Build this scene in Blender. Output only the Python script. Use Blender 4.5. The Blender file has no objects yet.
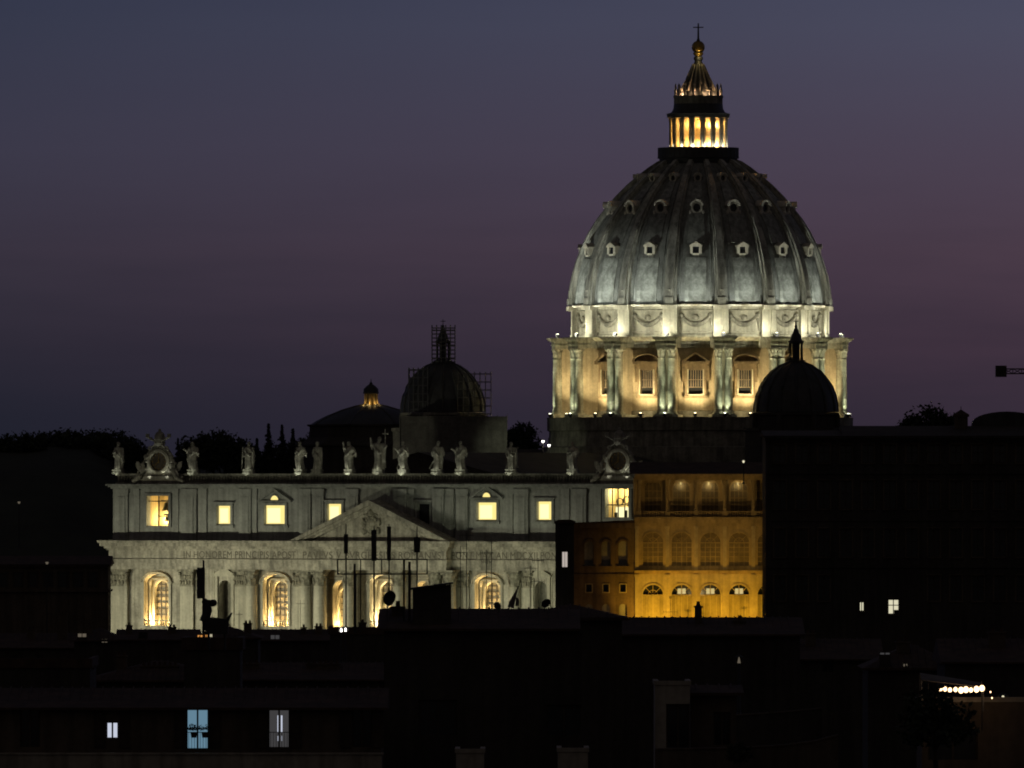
import bpy, bmesh, math, random
from mathutils import Vector, Matrix, noise as mnoise
R = math.radians; PI = math.pi
sc = bpy.context.scene
COL = sc.collection
random.seed(7)

# ------------------------------------------------------------------ camera
F = 11300.0            # focal length in pixels
ZC = 45.0              # eye height above the square in front of the facade
YH = 489.0             # image row of the horizon
cd = bpy.data.cameras.new('camera'); cam = bpy.data.objects.new('camera', cd); COL.objects.link(cam)
cam.location = (0, 0, ZC); cam.rotation_euler = (R(90), 0, 0)
cd.sensor_width = 36; cd.lens = 36 * F / 1024; cd.shift_y = (YH - 384) / 1024
cd.clip_start = 1; cd.clip_end = 60000
sc.camera = cam

# ------------------------------------------------------------------ world: dusk sky looking west, darker overhead and behind
w = bpy.data.worlds.new('World'); sc.world = w; w.use_nodes = True
nt = w.node_tree; N = nt.nodes; L = nt.links
for n in list(N): N.remove(n)
out = N.new('ShaderNodeOutputWorld'); bg = N.new('ShaderNodeBackground'); L.new(bg.outputs[0], out.inputs[0])
tc = N.new('ShaderNodeTexCoord'); sx = N.new('ShaderNodeSeparateXYZ'); L.new(tc.outputs['Generated'], sx.inputs[0])
def lin(r, g, b):
    f = lambda c: (c/255/12.92) if c/255 <= .04045 else ((c/255+.055)/1.055)**2.4
    return (f(r), f(g), f(b), 1)
def ramp(stops, fac):
    r = N.new('ShaderNodeValToRGB'); e = r.color_ramp.elements
    while len(e) > 1: e.remove(e[0])
    e[0].position = stops[0][0]; e[0].color = stops[0][1]
    for p, c in stops[1:]:
        q = e.new(p); q.color = c
    L.new(fac, r.inputs[0]); return r.outputs[0]
def mr(a, b, c, d, src):
    m = N.new('ShaderNodeMapRange'); m.inputs[1].default_value = a; m.inputs[2].default_value = b
    m.inputs[3].default_value = c; m.inputs[4].default_value = d; L.new(src, m.inputs[0]); return m.outputs[0]
def mixc(f, a, b, mode='MIX'):
    m = N.new('ShaderNodeMix'); m.data_type = 'RGBA'; m.blend_type = mode
    if isinstance(f, (int, float)): m.inputs[0].default_value = f
    else: L.new(f, m.inputs[0])
    for s, i in ((a, 6), (b, 7)):
        if isinstance(s, tuple): m.inputs[i].default_value = s
        else: L.new(s, m.inputs[i])
    return m.outputs[2]
zlow = mr(0, .05, 0, 1, sx.outputs[2])
left = ramp([(0, lin(30,32,45)), (.13, lin(33,34,46)), (.26, lin(46,42,54)), (.42, lin(57,51,64)), (.6, lin(59,57,73)), (.82, lin(54,57,75)), (1, lin(46,52,73))], zlow)
right = ramp([(0, lin(46,38,52)), (.13, lin(56,45,58)), (.26, lin(64,50,63)), (.42, lin(75,60,73)), (.6, lin(75,66,82)), (.82, lin(74,74,93)), (1, lin(66,70,92))], zlow)
side = mr(-.045, .045, 0, 1, sx.outputs[0])
low = mixc(side, left, right)
mp = N.new('ShaderNodeMapping'); L.new(tc.outputs['Generated'], mp.inputs[0]); mp.inputs['Scale'].default_value = (45, 45, 380)
nz = N.new('ShaderNodeTexNoise'); L.new(mp.outputs[0], nz.inputs['Vector']); nz.inputs['Scale'].default_value = 1.0; nz.inputs['Detail'].default_value = 3
cl = mr(.3, .75, 0, 1, nz.outputs[0])
clh = mr(.15, .6, .4, .03, zlow)
mm = N.new('ShaderNodeMath'); mm.operation = 'MULTIPLY'; L.new(cl, mm.inputs[0]); L.new(clh, mm.inputs[1])
low = mixc(mm.outputs[0], low, lin(37, 36, 48))
high = mixc(mr(.05, .5, 0, 1, sx.outputs[2]), low, lin(34, 34, 44))
back = mixc(mr(.7, -.6, 0, 1, sx.outputs[1]), high, lin(54, 49, 46))
L.new(back, bg.inputs[0]); bg.inputs[1].default_value = 1.0

# ------------------------------------------------------------------ render settings
vs = sc.view_settings; vs.view_transform = 'Standard'; vs.look = 'None'; vs.exposure = 0; vs.gamma = 1; vs.use_curve_mapping = False
cy = sc.cycles
cy.use_denoising = True; cy.max_bounces = 3; cy.diffuse_bounces = 2; cy.glossy_bounces = 1; cy.transmission_bounces = 2; cy.transparent_max_bounces = 4
cy.sample_clamp_indirect = 3; cy.pixel_filter_type = 'BLACKMAN_HARRIS'; cy.filter_width = 1.9
cy.caustics_reflective = False; cy.caustics_refractive = False

# ------------------------------------------------------------------ pixel helpers (used to place real things at their own distance)
def PX(px, Y): return (px - 512) / F * Y
def PZ(py, Y): return ZC + (YH - py) / F * Y
TH = R(27.6); CT, ST = math.cos(TH), math.sin(TH)
OY = 2128.0; OX = PX(383, OY)
def W(u, v, z): return Vector((OX + u*CT + v*ST, OY - u*ST + v*CT, z))
def U(px, v):
    k = (px - 512) / F
    return (k*(OY + v*CT) - OX - v*ST) / (CT + k*ST)
def ZF(py, u=0, v=0): return ZC + (YH - py) / F * W(u, v, 0).y
DV = 0.0
for _ in range(40):                       # distance of the dome behind the facade, on the nave axis
    k = (700 - 512) / F
    DV = (k*OY - OX) / (ST - k*CT)
DC = W(0, DV, 0)
def ZD(py): return ZC + (YH - py) / F * (DC.y - (28 if py >= 300 else 6 if py < 160 else 6 + 20*(py-160)/140))

# ------------------------------------------------------------------ lights
def _aim(o, loc, tgt):
    o.location = loc
    d = (Vector(tgt) - Vector(loc)).normalized()
    o.rotation_euler = d.to_track_quat('-Z', 'Y').to_euler()
def spot(loc, tgt, power, col, ang=60, blend=.5, rad=.3):
    l = bpy.data.lights.new('flood_light', 'SPOT'); l.energy = power; l.color = col; l.spot_size = R(ang); l.spot_blend = blend; l.shadow_soft_size = rad
    o = bpy.data.objects.new('flood_light', l); COL.objects.link(o); _aim(o, loc, tgt); return o
def point(loc, power, col, rad=.2):
    l = bpy.data.lights.new('lamp_light', 'POINT'); l.energy = power; l.color = col; l.shadow_soft_size = rad
    o = bpy.data.objects.new('lamp_light', l); COL.objects.link(o); o.location = loc; return o
COOL = (.93, 1.0, .66); GREY = (.95, 1.0, .90); CREAM = (1.0, .97, .68); WARM = (1.0, .66, .24); TAN = (1.0, .79, .40); SOD = (1.0, .58, .05)
# facade floods on the square: main bank low on the left, a weaker one from the right
for u_, p_ in ((-92, 74000), (-62, 64000), (-32, 42000), (-4, 32000), (16, 22000)):
    spot(W(u_, -66, 6), W(u_+34, 0, 15.5), p_*1.45, CREAM, 54, 1, 1)
spot(W(54, -42, 8), W(12, 0, 26), 15000, COOL, 65, .9, 1)
for u_ in (-58, -22, 14):
    spot(W(u_, -46, 7), W(u_+10, 0, 42), 3500, (.92, 1.0, .90), 62, .9, 1)
# dome shell floods: on the roofs in front of the drum
for az, p_ in ((-17, 62000), (-8.5, 66000), (0, 58000), (8.5, 38000), (17, 20000)):
    o_ = Vector((-16, DV-88, 53.5)); d_ = Vector((16, 88, 0)).normalized(); a_ = R(-az)
    d_ = Vector((d_.x*math.cos(a_)-d_.y*math.sin(a_), d_.x*math.sin(a_)+d_.y*math.cos(a_), 0))
    t_ = o_ + d_*70 + Vector((0, 0, 70*math.tan(R(26.6))))
    spot(W(*o_), W(*t_), p_*1.15, GREY, 14, .9, .8)

for az, p_ in ((-14, 3500), (0, 4000)):
    o_ = Vector((-61, DV-27, 50)); d_ = Vector((61, 20, 0)).normalized(); a_ = R(-az)
    d_ = Vector((d_.x*math.cos(a_)-d_.y*math.sin(a_), d_.x*math.sin(a_)+d_.y*math.cos(a_), 0))
    spot(W(*o_), W(*(o_ + d_*45 + Vector((0, 0, 45*math.tan(R(39)))))), p_, GREY, 20, .9, .8)

# ------------------------------------------------------------------ materials
MAT = {}
def pbr(name, col, rough=.8, var=.25, scale=.35, streak=0., metal=0., bump=.15, stain=None, fine=2.5):
    m = bpy.data.materials.new(name); m.use_nodes = True; t = m.node_tree; n = t.nodes; l = t.links
    b = n['Principled BSDF']; b.inputs['Roughness'].default_value = rough; b.inputs['Metallic'].default_value = metal
    c = n.new('ShaderNodeTexCoord')
    a = n.new('ShaderNodeTexNoise'); a.inputs['Scale'].default_value = scale; a.inputs['Detail'].default_value = 6; a.inputs['Roughness'].default_value = .65
    l.new(c.outputs['Object'], a.inputs['Vector'])
    r = n.new('ShaderNodeValToRGB'); e = r.color_ramp.elements
    lo = tuple(x*(1-var) for x in col); hi = tuple(min(1, x*(1+var)) for x in col)
    e[0].position = .32; e[0].color = (*(stain or lo), 1); e[1].position = .62; e[1].color = (*hi, 1)
    l.new(a.outputs[0], r.inputs[0]); colout = r.outputs[0]
    def mul(src, lo2, sc3, det):
        mp_ = n.new('ShaderNodeMapping'); mp_.inputs['Scale'].default_value = sc3; l.new(c.outputs['Object'], mp_.inputs[0])
        s = n.new('ShaderNodeTexNoise'); s.inputs['Scale'].default_value = 1; s.inputs['Detail'].default_value = det; l.new(mp_.outputs[0], s.inputs['Vector'])
        q = n.new('ShaderNodeValToRGB'); q.color_ramp.elements[0].position = .35; q.color_ramp.elements[0].color = (lo2, lo2, lo2, 1); q.color_ramp.elements[1].position = .58
        l.new(s.outputs[0], q.inputs[0])
        x = n.new('ShaderNodeMix'); x.data_type = 'RGBA'; x.blend_type = 'MULTIPLY'; x.inputs[0].default_value = 1
        l.new(src, x.inputs[6]); l.new(q.outputs[0], x.inputs[7]); return x.outputs[2]
    if streak: colout = mul(colout, 1-streak, (1.3, 1.3, .07), 4)
    if fine: colout = mul(colout, 1-var*.6, (fine, fine, fine), 5)
    l.new(colout, b.inputs['Base Color'])
    if bump:
        bn = n.new('ShaderNodeTexNoise'); bn.inputs['Scale'].default_value = 2.2; bn.inputs['Detail'].default_value = 5; l.new(c.outputs['Object'], bn.inputs['Vector'])
        bp = n.new('ShaderNodeBump'); bp.inputs['Strength'].default_value = bump; bp.inputs['Distance'].default_value = .15
        l.new(bn.outputs[0], bp.inputs['Height']); l.new(bp.outputs[0], b.inputs['Normal'])
    MAT[name] = m; return m
def emit(name, col, strength, var=0.):
    m = bpy.data.materials.new(name); m.use_nodes = True; t = m.node_tree; n = t.nodes; l = t.links
    for x in list(n): n.remove(x)
    o = n.new('ShaderNodeOutputMaterial'); e = n.new('ShaderNodeEmission'); e.inputs[0].default_value = (*col, 1); e.inputs[1].default_value = strength
    l.new(e.outputs[0], o.inputs[0]); MAT[name] = m; return m
pbr('travertine', (.43, .40, .33), .85, .38, .22, .45)
pbr('travertine_smooth', (.50, .47, .38), .8, .22, .25, .3)
pbr('capital_stone', (.30, .28, .22), .85, .5, .9, .3)
pbr('attic_stone', (.34, .345, .325), .85, .25, .2, .3)
pbr('dirty_stone', (.26, .25, .21), .9, .4, .3, .4)
pbr('statue_stone', (.33, .31, .26), .85, .4, .8, .45)
pbr('drum_wall', (.44, .37, .26), .85, .25, .25, .25)
pbr('drum_column', (.42, .41, .33), .8, .35, .5, .45)
pbr('attic_ring_stone', (.48, .45, .35), .85, .3, .3, .35)
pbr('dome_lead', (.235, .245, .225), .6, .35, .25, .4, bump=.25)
pbr('dome_panel', (.30, .315, .285), .75, .4, .7, .35, bump=.3)
pbr('dormer_lit_stone', (.64, .61, .52), .8, .25, .6, .2)  # paler than the other stone: lit dormer trim put into the colour
pbr('dome_rib_stone', (.40, .40, .35), .7, .3, .3, .5)
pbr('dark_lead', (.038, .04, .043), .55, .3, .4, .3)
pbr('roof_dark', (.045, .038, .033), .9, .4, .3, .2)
pbr('gilt_bronze', (.34, .23, .07), .35, .2, .8, metal=.8)
pbr('dark_bronze', (.06, .05, .04), .5, .3, 1, metal=.3)
pbr('bell_bronze', (.16, .13, .06), .45, .3, 1, metal=.5)
pbr('ochre_plaster', (.44, .31, .13), .9, .22, .2, .3)
pbr('ochre_pale', (.50, .38, .19), .9, .2, .3, .25)
pbr('ochre_infill', (.35, .265, .11), .9, .2, .3, .3)
pbr('window_bar', (.24, .19, .13), .8, .2, 1, bump=0)
pbr('drum_trim_shaded', (.22, .165, .10), .85, .3, .4, .3)  # darker than the drum wall: shade of the window recess in the colour
pbr('ochre_pane', (.17, .12, .05), .8, .3, .8, bump=0)
pbr('ochre_shaded', (.20, .13, .065), .9, .25, .3, .35)  # ochre plaster with the wing's shade put into the colour
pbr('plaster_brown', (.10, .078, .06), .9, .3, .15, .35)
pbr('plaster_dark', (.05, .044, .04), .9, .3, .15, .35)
pbr('plaster_pale', (.32, .295, .255), .9, .25, .2, .35)
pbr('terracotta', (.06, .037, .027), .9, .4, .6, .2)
pbr('black_metal', (.018, .018, .02), .55, .3, 2, bump=0)
pbr('grey_metal', (.12, .12, .125), .5, .25, 2, bump=0, metal=.4)
pbr('antenna_plastic', (.03, .03, .032), .6, .2, 2, bump=0)
pbr('scaffold_net', (.12, .115, .108), .9, .3, .5, .2)
pbr('bark', (.05, .04, .03), .95, .3, 1)
pbr('leaf_dark', (.035, .048, .028), .9, .4, .15, bump=0)
pbr('leaf_cypress', (.022, .034, .022), .9, .4, .2, bump=0)
pbr('earth', (.05, .048, .042), .95, .35, .02, bump=.1)
pbr('grass_hill', (.03, .036, .022), .95, .4, .05, bump=.1)
pbr('glass_dark', (.02, .022, .026), .12, .2, 1, bump=0)
pbr('window_lead', (.035, .03, .026), .6, .2, 1, bump=0)
pbr('glazing_warm', (.22, .19, .13), .35, .3, .9, bump=0)
pbr('shutter_wood', (.05, .038, .03), .8, .3, 1, .3)
pbr('letter_bronze', (.15, .135, .105), .8, .2, 1, bump=0)
pbr('awning_cloth', (.14, .13, .12), .9, .2, .4, .3)
emit('lit_window', (1.0, .80, .27), 1.12)
emit('lit_window_and_glow', (1.0, .91, .48), 1.2)
emit('lit_pinkish', (.85, .74, .66), .55)
emit('lit_blue', (.28, .52, .70), .42)
emit('lit_white', (.75, .80, .95), .75)
emit('lit_dim_grey', (.30, .29, .30), .16)
emit('lit_cream', (1.0, .92, .62), .95)
emit('lit_amber', (1.0, .78, .32), .62)
emit('lit_palace', (1.0, .94, .66), .72)
emit('lit_orange', (1.0, .42, .10), .75)
emit('bulb', (1.0, .62, .32), 4)
emit('bulb_white', (1.0, .95, .85), 5)
emit('lens_cool', (1.0, .98, .72), 6)
emit('lens_warm', (1.0, .85, .5), 7)
emit('lit_faint', (.9, .75, .55), .12)

# ------------------------------------------------------------------ mesh builder
class MB:
    def __init__(s): s.v = []; s.f = []; s.mi = []; s.m = 0; s.mats = []
    def mat(s, name):
        if name not in s.mats: s.mats.append(name)
        s.m = s.mats.index(name); return s
    def add(s, vs_, fs_):
        b = len(s.v); s.v += [tuple(p) for p in vs_]
        for f in fs_: s.f.append(tuple(i+b for i in f)); s.mi.append(s.m)
        return s
    def box(s, x0, x1, y0, y1, z0, z1):
        return s.add([(x0,y0,z0),(x1,y0,z0),(x1,y1,z0),(x0,y1,z0),(x0,y0,z1),(x1,y0,z1),(x1,y1,z1),(x0,y1,z1)],
                     [(0,3,2,1),(4,5,6,7),(0,1,5,4),(1,2,6,5),(2,3,7,6),(3,0,4,7)])
    def prism(s, poly, a, b, axis='y'):
        n = len(poly)
        if axis == 'y': P = [(x,a,z) for x,z in poly] + [(x,b,z) for x,z in poly]
        elif axis == 'x': P = [(a,y,z) for y,z in poly] + [(b,y,z) for y,z in poly]
        else: P = [(x,y,a) for x,y in poly] + [(x,y,b) for x,y in poly]
        return s.add(P, [tuple(range(n)), tuple(range(2*n-1, n-1, -1))] + [(i,(i+1)%n+0,(i+1)%n+n,i+n) for i in range(n)])
    def lathe(s, prof, n=24, cx=0, cy=0, a0=0, a1=2*PI, cap=True, sx=1, sy=1):
        full = abs(a1-a0-2*PI) < 1e-6; cnt = n if full else n+1
        P = []
        for r, z in prof:
            for i in range(cnt):
                a = a0 + (a1-a0)*i/n; P.append((cx+sx*r*math.cos(a), cy+sy*r*math.sin(a), z))
        Fs = []
        for j in range(len(prof)-1):
            for i in range(n):
                i2 = (i+1) % cnt; Fs.append((j*cnt+i, j*cnt+i2, (j+1)*cnt+i2, (j+1)*cnt+i))
        if cap and full:
            if prof[0][0] > 1e-4: Fs.append(tuple(range(cnt-1, -1, -1)))
            if prof[-1][0] > 1e-4: Fs.append(tuple((len(prof)-1)*cnt+i for i in range(cnt)))
        return s.add(P, Fs)
    def tube(s, pts, rad, n=6):
        pts = [Vector(p) for p in pts]
        if not isinstance(rad, (list, tuple)): rad = [rad]*len(pts)
        P = []; Fs = []
        for i, p in enumerate(pts):
            d = (pts[min(i+1, len(pts)-1)] - pts[max(i-1, 0)]).normalized()
            a = d.cross(Vector((0,0,1)) if abs(d.z) < .9 else Vector((1,0,0))).normalized(); b = d.cross(a)
            for k in range(n): P.append(p + (a*math.cos(2*PI*k/n) + b*math.sin(2*PI*k/n))*rad[i])
        for i in range(len(pts)-1):
            for k in range(n): Fs.append((i*n+k, i*n+(k+1)%n, (i+1)*n+(k+1)%n, (i+1)*n+k))
        Fs.append(tuple(range(n-1,-1,-1))); Fs.append(tuple((len(pts)-1)*n+k for k in range(n)))
        return s.add(P, Fs)
    def ball(s, c, r, n=10):
        if not isinstance(r, (list, tuple)): r = (r,r,r)
        P = [(c[0], c[1], c[2]-r[2])]; Fs = []; h = n//2+1
        for j in range(1, h):
            t = -PI/2 + PI*j/h
            for i in range(n): P.append((c[0]+r[0]*math.cos(t)*math.cos(2*PI*i/n), c[1]+r[1]*math.cos(t)*math.sin(2*PI*i/n), c[2]+r[2]*math.sin(t)))
        P.append((c[0], c[1], c[2]+r[2])); top = len(P)-1
        for i in range(n): Fs.append((0, 1+(i+1)%n, 1+i)); Fs.append((top, top-n+i, top-n+(i+1)%n))
        for j in range(h-2):
            for i in range(n): a = 1+j*n; Fs.append((a+i, a+(i+1)%n, a+n+(i+1)%n, a+n+i))
        return s.add(P, Fs)
    def arch(s, xc, zs, ro, ri, y0, y1, n=12, a0=0, a1=PI, ez=1.0):
        P = []; Fs = []
        for i in range(n+1):
            a = a0 + (a1-a0)*i/n
            for r in (ro, ri):
                for y in (y0, y1): P.append((xc + r*math.cos(a), y, zs + ez*r*math.sin(a)))
        for i in range(n):
            b = i*4; c = b+4
            Fs += [(b, c, c+2, b+2), (b+1, b+3, c+3, c+1), (b, b+1, c+1, c), (b+2, c+2, c+3, b+3)]
        Fs += [(0,2,3,1), (n*4, n*4+1, n*4+3, n*4+2)]
        return s.add(P, Fs)
    def wall(s, x0, x1, z0, z1, y0, y1, ops):
        """solid wall with real openings: (xc, width, zbottom, ztop, rise)"""
        x = x0
        for xc, wd, zb, zt, rise in sorted(ops):
            a, b = xc-wd/2, xc+wd/2
            if a > x: s.box(x, a, y0, y1, z0, z1)
            if zb > z0: s.box(a, b, y0, y1, z0, zb)
            if zt < z1:
                if rise <= 0: s.box(a, b, y0, y1, zt, z1)
                else:
                    zs = zt-rise
                    arc = [(xc + wd/2*math.cos(PI - PI*i/12), zs + rise*math.sin(PI*i/12)) for i in range(13)]
                    for i in range(12):
                        (xa, za), (xb, zb2) = arc[i], arc[i+1]
                        s.prism([(xa, za), (xb, zb2), (xb, z1), (xa, z1)], y0, y1)
            x = b
        if x < x1: s.box(x, x1, y0, y1, z0, z1)
        return s
    def build(s, name, parent=None, loc=(0,0,0), rz=0, smooth=False, mat=None):
        me = bpy.data.meshes.new(name); me.from_pydata(s.v, [], s.f)
        for mname in (s.mats or [mat]): me.materials.append(MAT[mname])
        me.polygons.foreach_set('material_index', s.mi)
        bm = bmesh.new(); bm.from_mesh(me); bmesh.ops.recalc_face_normals(bm, faces=bm.faces); bm.to_mesh(me); bm.free()
        if smooth:
            try:
                me.polygons.foreach_set('use_smooth', [True]*len(me.polygons)); me.set_sharp_from_angle(angle=R(40))
            except Exception: pass
        o = bpy.data.objects.new(name, me); COL.objects.link(o)
        if parent: o.parent = parent
        o.location = loc; o.rotation_euler = (0, 0, rz); return o
def M(mat):
    b = MB(); b.mat(mat); return b
def tag(o, label, cat, group=None, kind=None):
    if label: o['label'] = label
    if cat: o['category'] = cat
    if group: o['group'] = group
    if kind: o['kind'] = kind
    return o
def empty(name, loc, rz=0, label=None, cat=None, group=None):
    o = bpy.data.objects.new(name, None); COL.objects.link(o); o.location = loc; o.rotation_euler = (0,0,rz)
    o.empty_display_size = .5
    return tag(o, label, cat, group)
def copy_one(o, parent, loc=None, rz=None):
    c = o.copy(); COL.objects.link(c); c.parent = parent
    if loc is not None: c.location = loc
    if rz is not None: c.rotation_euler = (0,0,rz)
    return c
def copy_tree(root, loc, rz=0, label=None, scale=None):
    c = root.copy(); COL.objects.link(c); c.location = loc; c.rotation_euler = (0,0,rz)
    if scale: c.scale = scale
    if label: c['label'] = label
    for ch in list(root.children):
        d = ch.copy(); COL.objects.link(d); d.parent = c
        for g in list(ch.children):
            e = g.copy(); COL.objects.link(e); e.parent = d
    return c
def struct(o): o['kind'] = 'structure'; return o
# ================================================================== ground and hill
b = M('earth'); b.add([(-30000,-2000,0),(30000,-2000,0),(30000,55000,0),(-30000,55000,0)], [(0,1,2,3)]); struct(b.build('ground'))
HY = 2420.0
def hill_z(x, y):
    # Vatican hill behind the church: a long ridge, higher towards the left
    px = 512 + x/HY*F
    prof = [(-400,446),(0,445),(60,441),(110,446),(140,470),(190,468),(300,466),(420,452),(560,452),(700,456),(860,458),(1100,446),(1500,452)]
    t = prof[0][1]
    for (a, ya), (c, yc) in zip(prof, prof[1:]):
        if a <= px <= c: k = (px-a)/(c-a); t = ya + (yc-ya)*k*k*(3-2*k); break
        if px > c: t = yc
    top = PZ(t, HY)
    d = (y - HY)/150.0
    e = math.exp(-d*d) if d < 0 else math.exp(-(d/3)**2)
    return max(-2, (top+2)*e - 2 + 1.2*mnoise.noise(Vector((x*.03, y*.03, 0)))*e)
P = []; Fs = []; NX, NY = 90, 26
for j in range(NY):
    for i in range(NX):
        x = -320 + 640*i/(NX-1); y = 2230 + (2900-2230)*j/(NY-1); P.append((x, y, hill_z(x, y)))
for j in range(NY-1):
    for i in range(NX-1): Fs.append((j*NX+i, j*NX+i+1, (j+1)*NX+i+1, (j+1)*NX+i))
b = M('grass_hill'); b.add(P, Fs); struct(b.build('hill', smooth=True))

# ================================================================== THE BASILICA
bas = empty('basilica', (OX, OY, 0), -TH, 'great floodlit domed basilica with long pale columned facade', 'church')
# ---------------- facade: wall storey
Z_ENT0, Z_ENT1, Z_ATT1 = ZF(570), ZF(541), ZF(484)
SILL = ZF(627)
HWA = abs(U(113, 0))                                     # half width of attic
mir = lambda px: U(px, 0)
big = [U(157, 0), U(276, 0), U(383, 0), U(488, 0), -U(157, 0)]
small = [U(341, 0), U(424, 0)]
nich = [U(225, 0), U(541, 0)]
ops = [(u, 5.4, SILL, ZF(575), 1.6) for u in big] + [(u, 3.3, SILL, ZF(581), 1.65) for u in small] + [(u, 2.6, SILL, ZF(581), 1.3) for u in nich]
b = M('travertine'); b.wall(-HWA, HWA, 0, Z_ENT0, 0, 2.0, ops)
fac = b.build('facade_wall', bas)
# windows of the benediction storey: recessed inner arch with leaded glazing
def inner_window(u, wd, zt, back):
    f = M('travertine_smooth')
    iw = wd*.56 if wd > 4 else wd*.8
    f.wall(u-wd/2-.3, u+wd/2+.3, SILL-1, Z_ENT0, 2.0, 2.8, [(u, iw, SILL, zt-1.3, iw/2)])
    f.arch(u, zt-1.3-iw/2, iw/2+.4, iw/2, 1.75, 2.0)
    f.box(u-iw/2-.4, u-iw/2, 1.75, 2.0, SILL, zt-1.3-iw/2); f.box(u+iw/2, u+iw/2+.4, 1.75, 2.0, SILL, zt-1.3-iw/2)
    if wd > 4:
        f.box(u-wd/2, u+wd/2, 1.2, 2.0, zt-2.0+.9, zt-.75)
        for s in (-1, 1): f.lathe([(.28, SILL), (.24, zt-2.2), (.36, zt-1.6), (.36, zt-1.1)], 8, u+s*(wd/2-.42), 1.4)
    o = f.build('window_frame', fac)
    g = M('glazing_warm'); g.box(u-iw/2, u+iw/2, 2.62, 2.7, SILL, zt-1.3)
    g.mat('window_lead')
    nx = 3 if wd > 4 else 2
    for i in range(1, nx): x = u-iw/2+iw*i/nx; g.box(x-.1, x+.1, 2.5, 2.615, SILL, zt-1.3)
    z = SILL+.9
    while z < zt-1.6: g.box(u-iw/2, u+iw/2, 2.48, 2.61, z-.09, z+.09); z += 1.15
    g.build('glazing', fac)
for u in big: inner_window(u, 5.4, ZF(575), 1)
for u in small: inner_window(u, 3.3, ZF(581), 0)
for u in nich:
    f = M('dirty_stone'); f.box(u-1.5, u+1.5, 2.0, 2.6, SILL-1, ZF(575)); f.build('niche_back', fac)
# aedicule frames round the big openings and niches
for u in big:
    f = M('travertine_smooth'); zt = ZF(575)
    f.arch(u, zt-1.6, 3.15, 2.72, -.35, .0, 14, ez=.62); f.arch(u, zt-1.6, 3.3, 3.15, -.6, 0, 14, ez=.62)
    for s in (-1, 1): f.box(u+s*2.95-.25, u+s*2.95+.25, -.3, 0, SILL, zt-1.6); f.box(u+s*3.0-.45, u+s*3.0+.45, -.55, 0, zt-1.75, zt-1.5)
    for k in range(9): x = u-2.5+k*.625; f.lathe([(.1, SILL),(.17, SILL+.35),(.08, SILL+.7),(.12, SILL+.9)], 6, x, .25)
    f.box(u-2.7, u+2.7, .05, .45, SILL+.9, SILL+1.08)
    f.build('window_surround', fac)
for u in nich:
    f = M('travertine_smooth'); zt = ZF(577)
    for s in (-1, 1): f.box(u+s*1.75-.3, u+s*1.75+.3, -.35, 0, SILL, zt); f.box(u+s*2.35-.1, u+s*2.35+.1, -.15, 0, SILL-2, zt+1)
    f.box(u-2.2, u+2.2, -.45, 0, zt, zt+.35)
    f.prism([(u-2.4, zt+.35), (u+2.4, zt+.35), (u, zt+1.75)], -.5, 0); f.build('niche_surround', fac)
for u in small:
    f = M('travertine_smooth'); zt = ZF(581)
    f.arch(u, zt-1.65, 1.95, 1.65, -.25, 0, 12)
    for s in (-1, 1): f.box(u+s*1.8-.15, u+s*1.8+.15, -.25, 0, SILL, zt-1.65)
    f.box(u-2.3, u+2.3, -.3, 0, ZF(579), ZF(577.5)); f.box(u-1.6, u+1.6, -.2, 0, ZF(576), ZF(572)); f.build('window_surround', fac)
# warm lamps on the sills
for u in big:
    wc_ = WARM if abs(u) > 1 else (1, .75, .36)
    for s in (-1, 1):
        point(W(u+s*1.6, 1.3, SILL+.6), 640, wc_, .25)
        spot(W(u+s*1.9, .9, SILL+.5), W(u+s*1.2, 2.0, SILL+7), 6400, wc_, 62, .8, .2)
for u in small:
    for s in (-1, 1):
        point(W(u+s*1.1, 1.2, SILL+.6), 420, WARM, .2)
        spot(W(u+s*1.2, .8, SILL+.5), W(u+s*.9, 2.0, SILL+6), 3000, WARM, 62, .8, .2)
# columns and pilasters
ZCAP = ZF(586)
def capital(m, r, z0, z1, half=False):
    m.mat('capital_stone'); h = z1-z0
    m.lathe([(r*.92, z0), (r*1.02, z0+.1*h), (r*.9, z0+.12*h), (r*1.0, z0+.5*h), (r*1.28, z0+.84*h), (r*1.3, z0+.86*h)], 16)
    for row, (za, zb, ro) in enumerate(((.1,.45,1.22), (.38,.74,1.38))):
        for k in range(8):
            a = 2*PI*(k+.5*row)/8; c, s_ = math.cos(a), math.sin(a); q = Vector((-s_, c, 0))*r*.3; d = Vector((c, s_, 0))
            p0 = d*r*.98 + Vector((0,0,z0+za*h)); p1 = d*r*1.12 + Vector((0,0,z0+(zb-.08)*h)); p2 = d*r*ro + Vector((0,0,z0+zb*h)); p3 = d*r*1.05 + Vector((0,0,z0+(zb-.12)*h))
            m.add([p0-q, p0+q, p1-q, p1+q, p2-q*.6, p2+q*.6, p3], [(0,1,3,2), (2,3,5,4), (4,5,6)])
    for k in range(4):
        a = PI/4+k*PI/2; m.ball((1.32*r*math.cos(a), 1.32*r*math.sin(a), z0+.82*h), (r*.26, r*.26, h*.1), 8)
    m.box(-1.32*r, 1.32*r, -1.32*r, 1.32*r, z0+.88*h, z1)
def column_mb(r, z0, zc, z1, mat):
    m = M(mat); h = zc-z0
    m.box(-1.35*r, 1.35*r, -1.35*r, 1.35*r, z0, z0+.35*r)
    m.lathe([(1.3*r, z0+.35*r), (1.36*r, z0+.5*r), (1.15*r, z0+.7*r), (1.22*r, z0+.85*r), (r, z0+1.0*r), (r*1.0, z0+.35*h), (.94*r, z0+.75*h), (.87*r, zc-.15*r), (.95*r, zc-.08*r), (.95*r, zc)], 20)
    capital(m, .87*r, zc, z1); return m
cm = column_mb(1.35, 2.7, ZCAP, Z_ENT0, 'travertine_smooth')
proto = None
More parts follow.
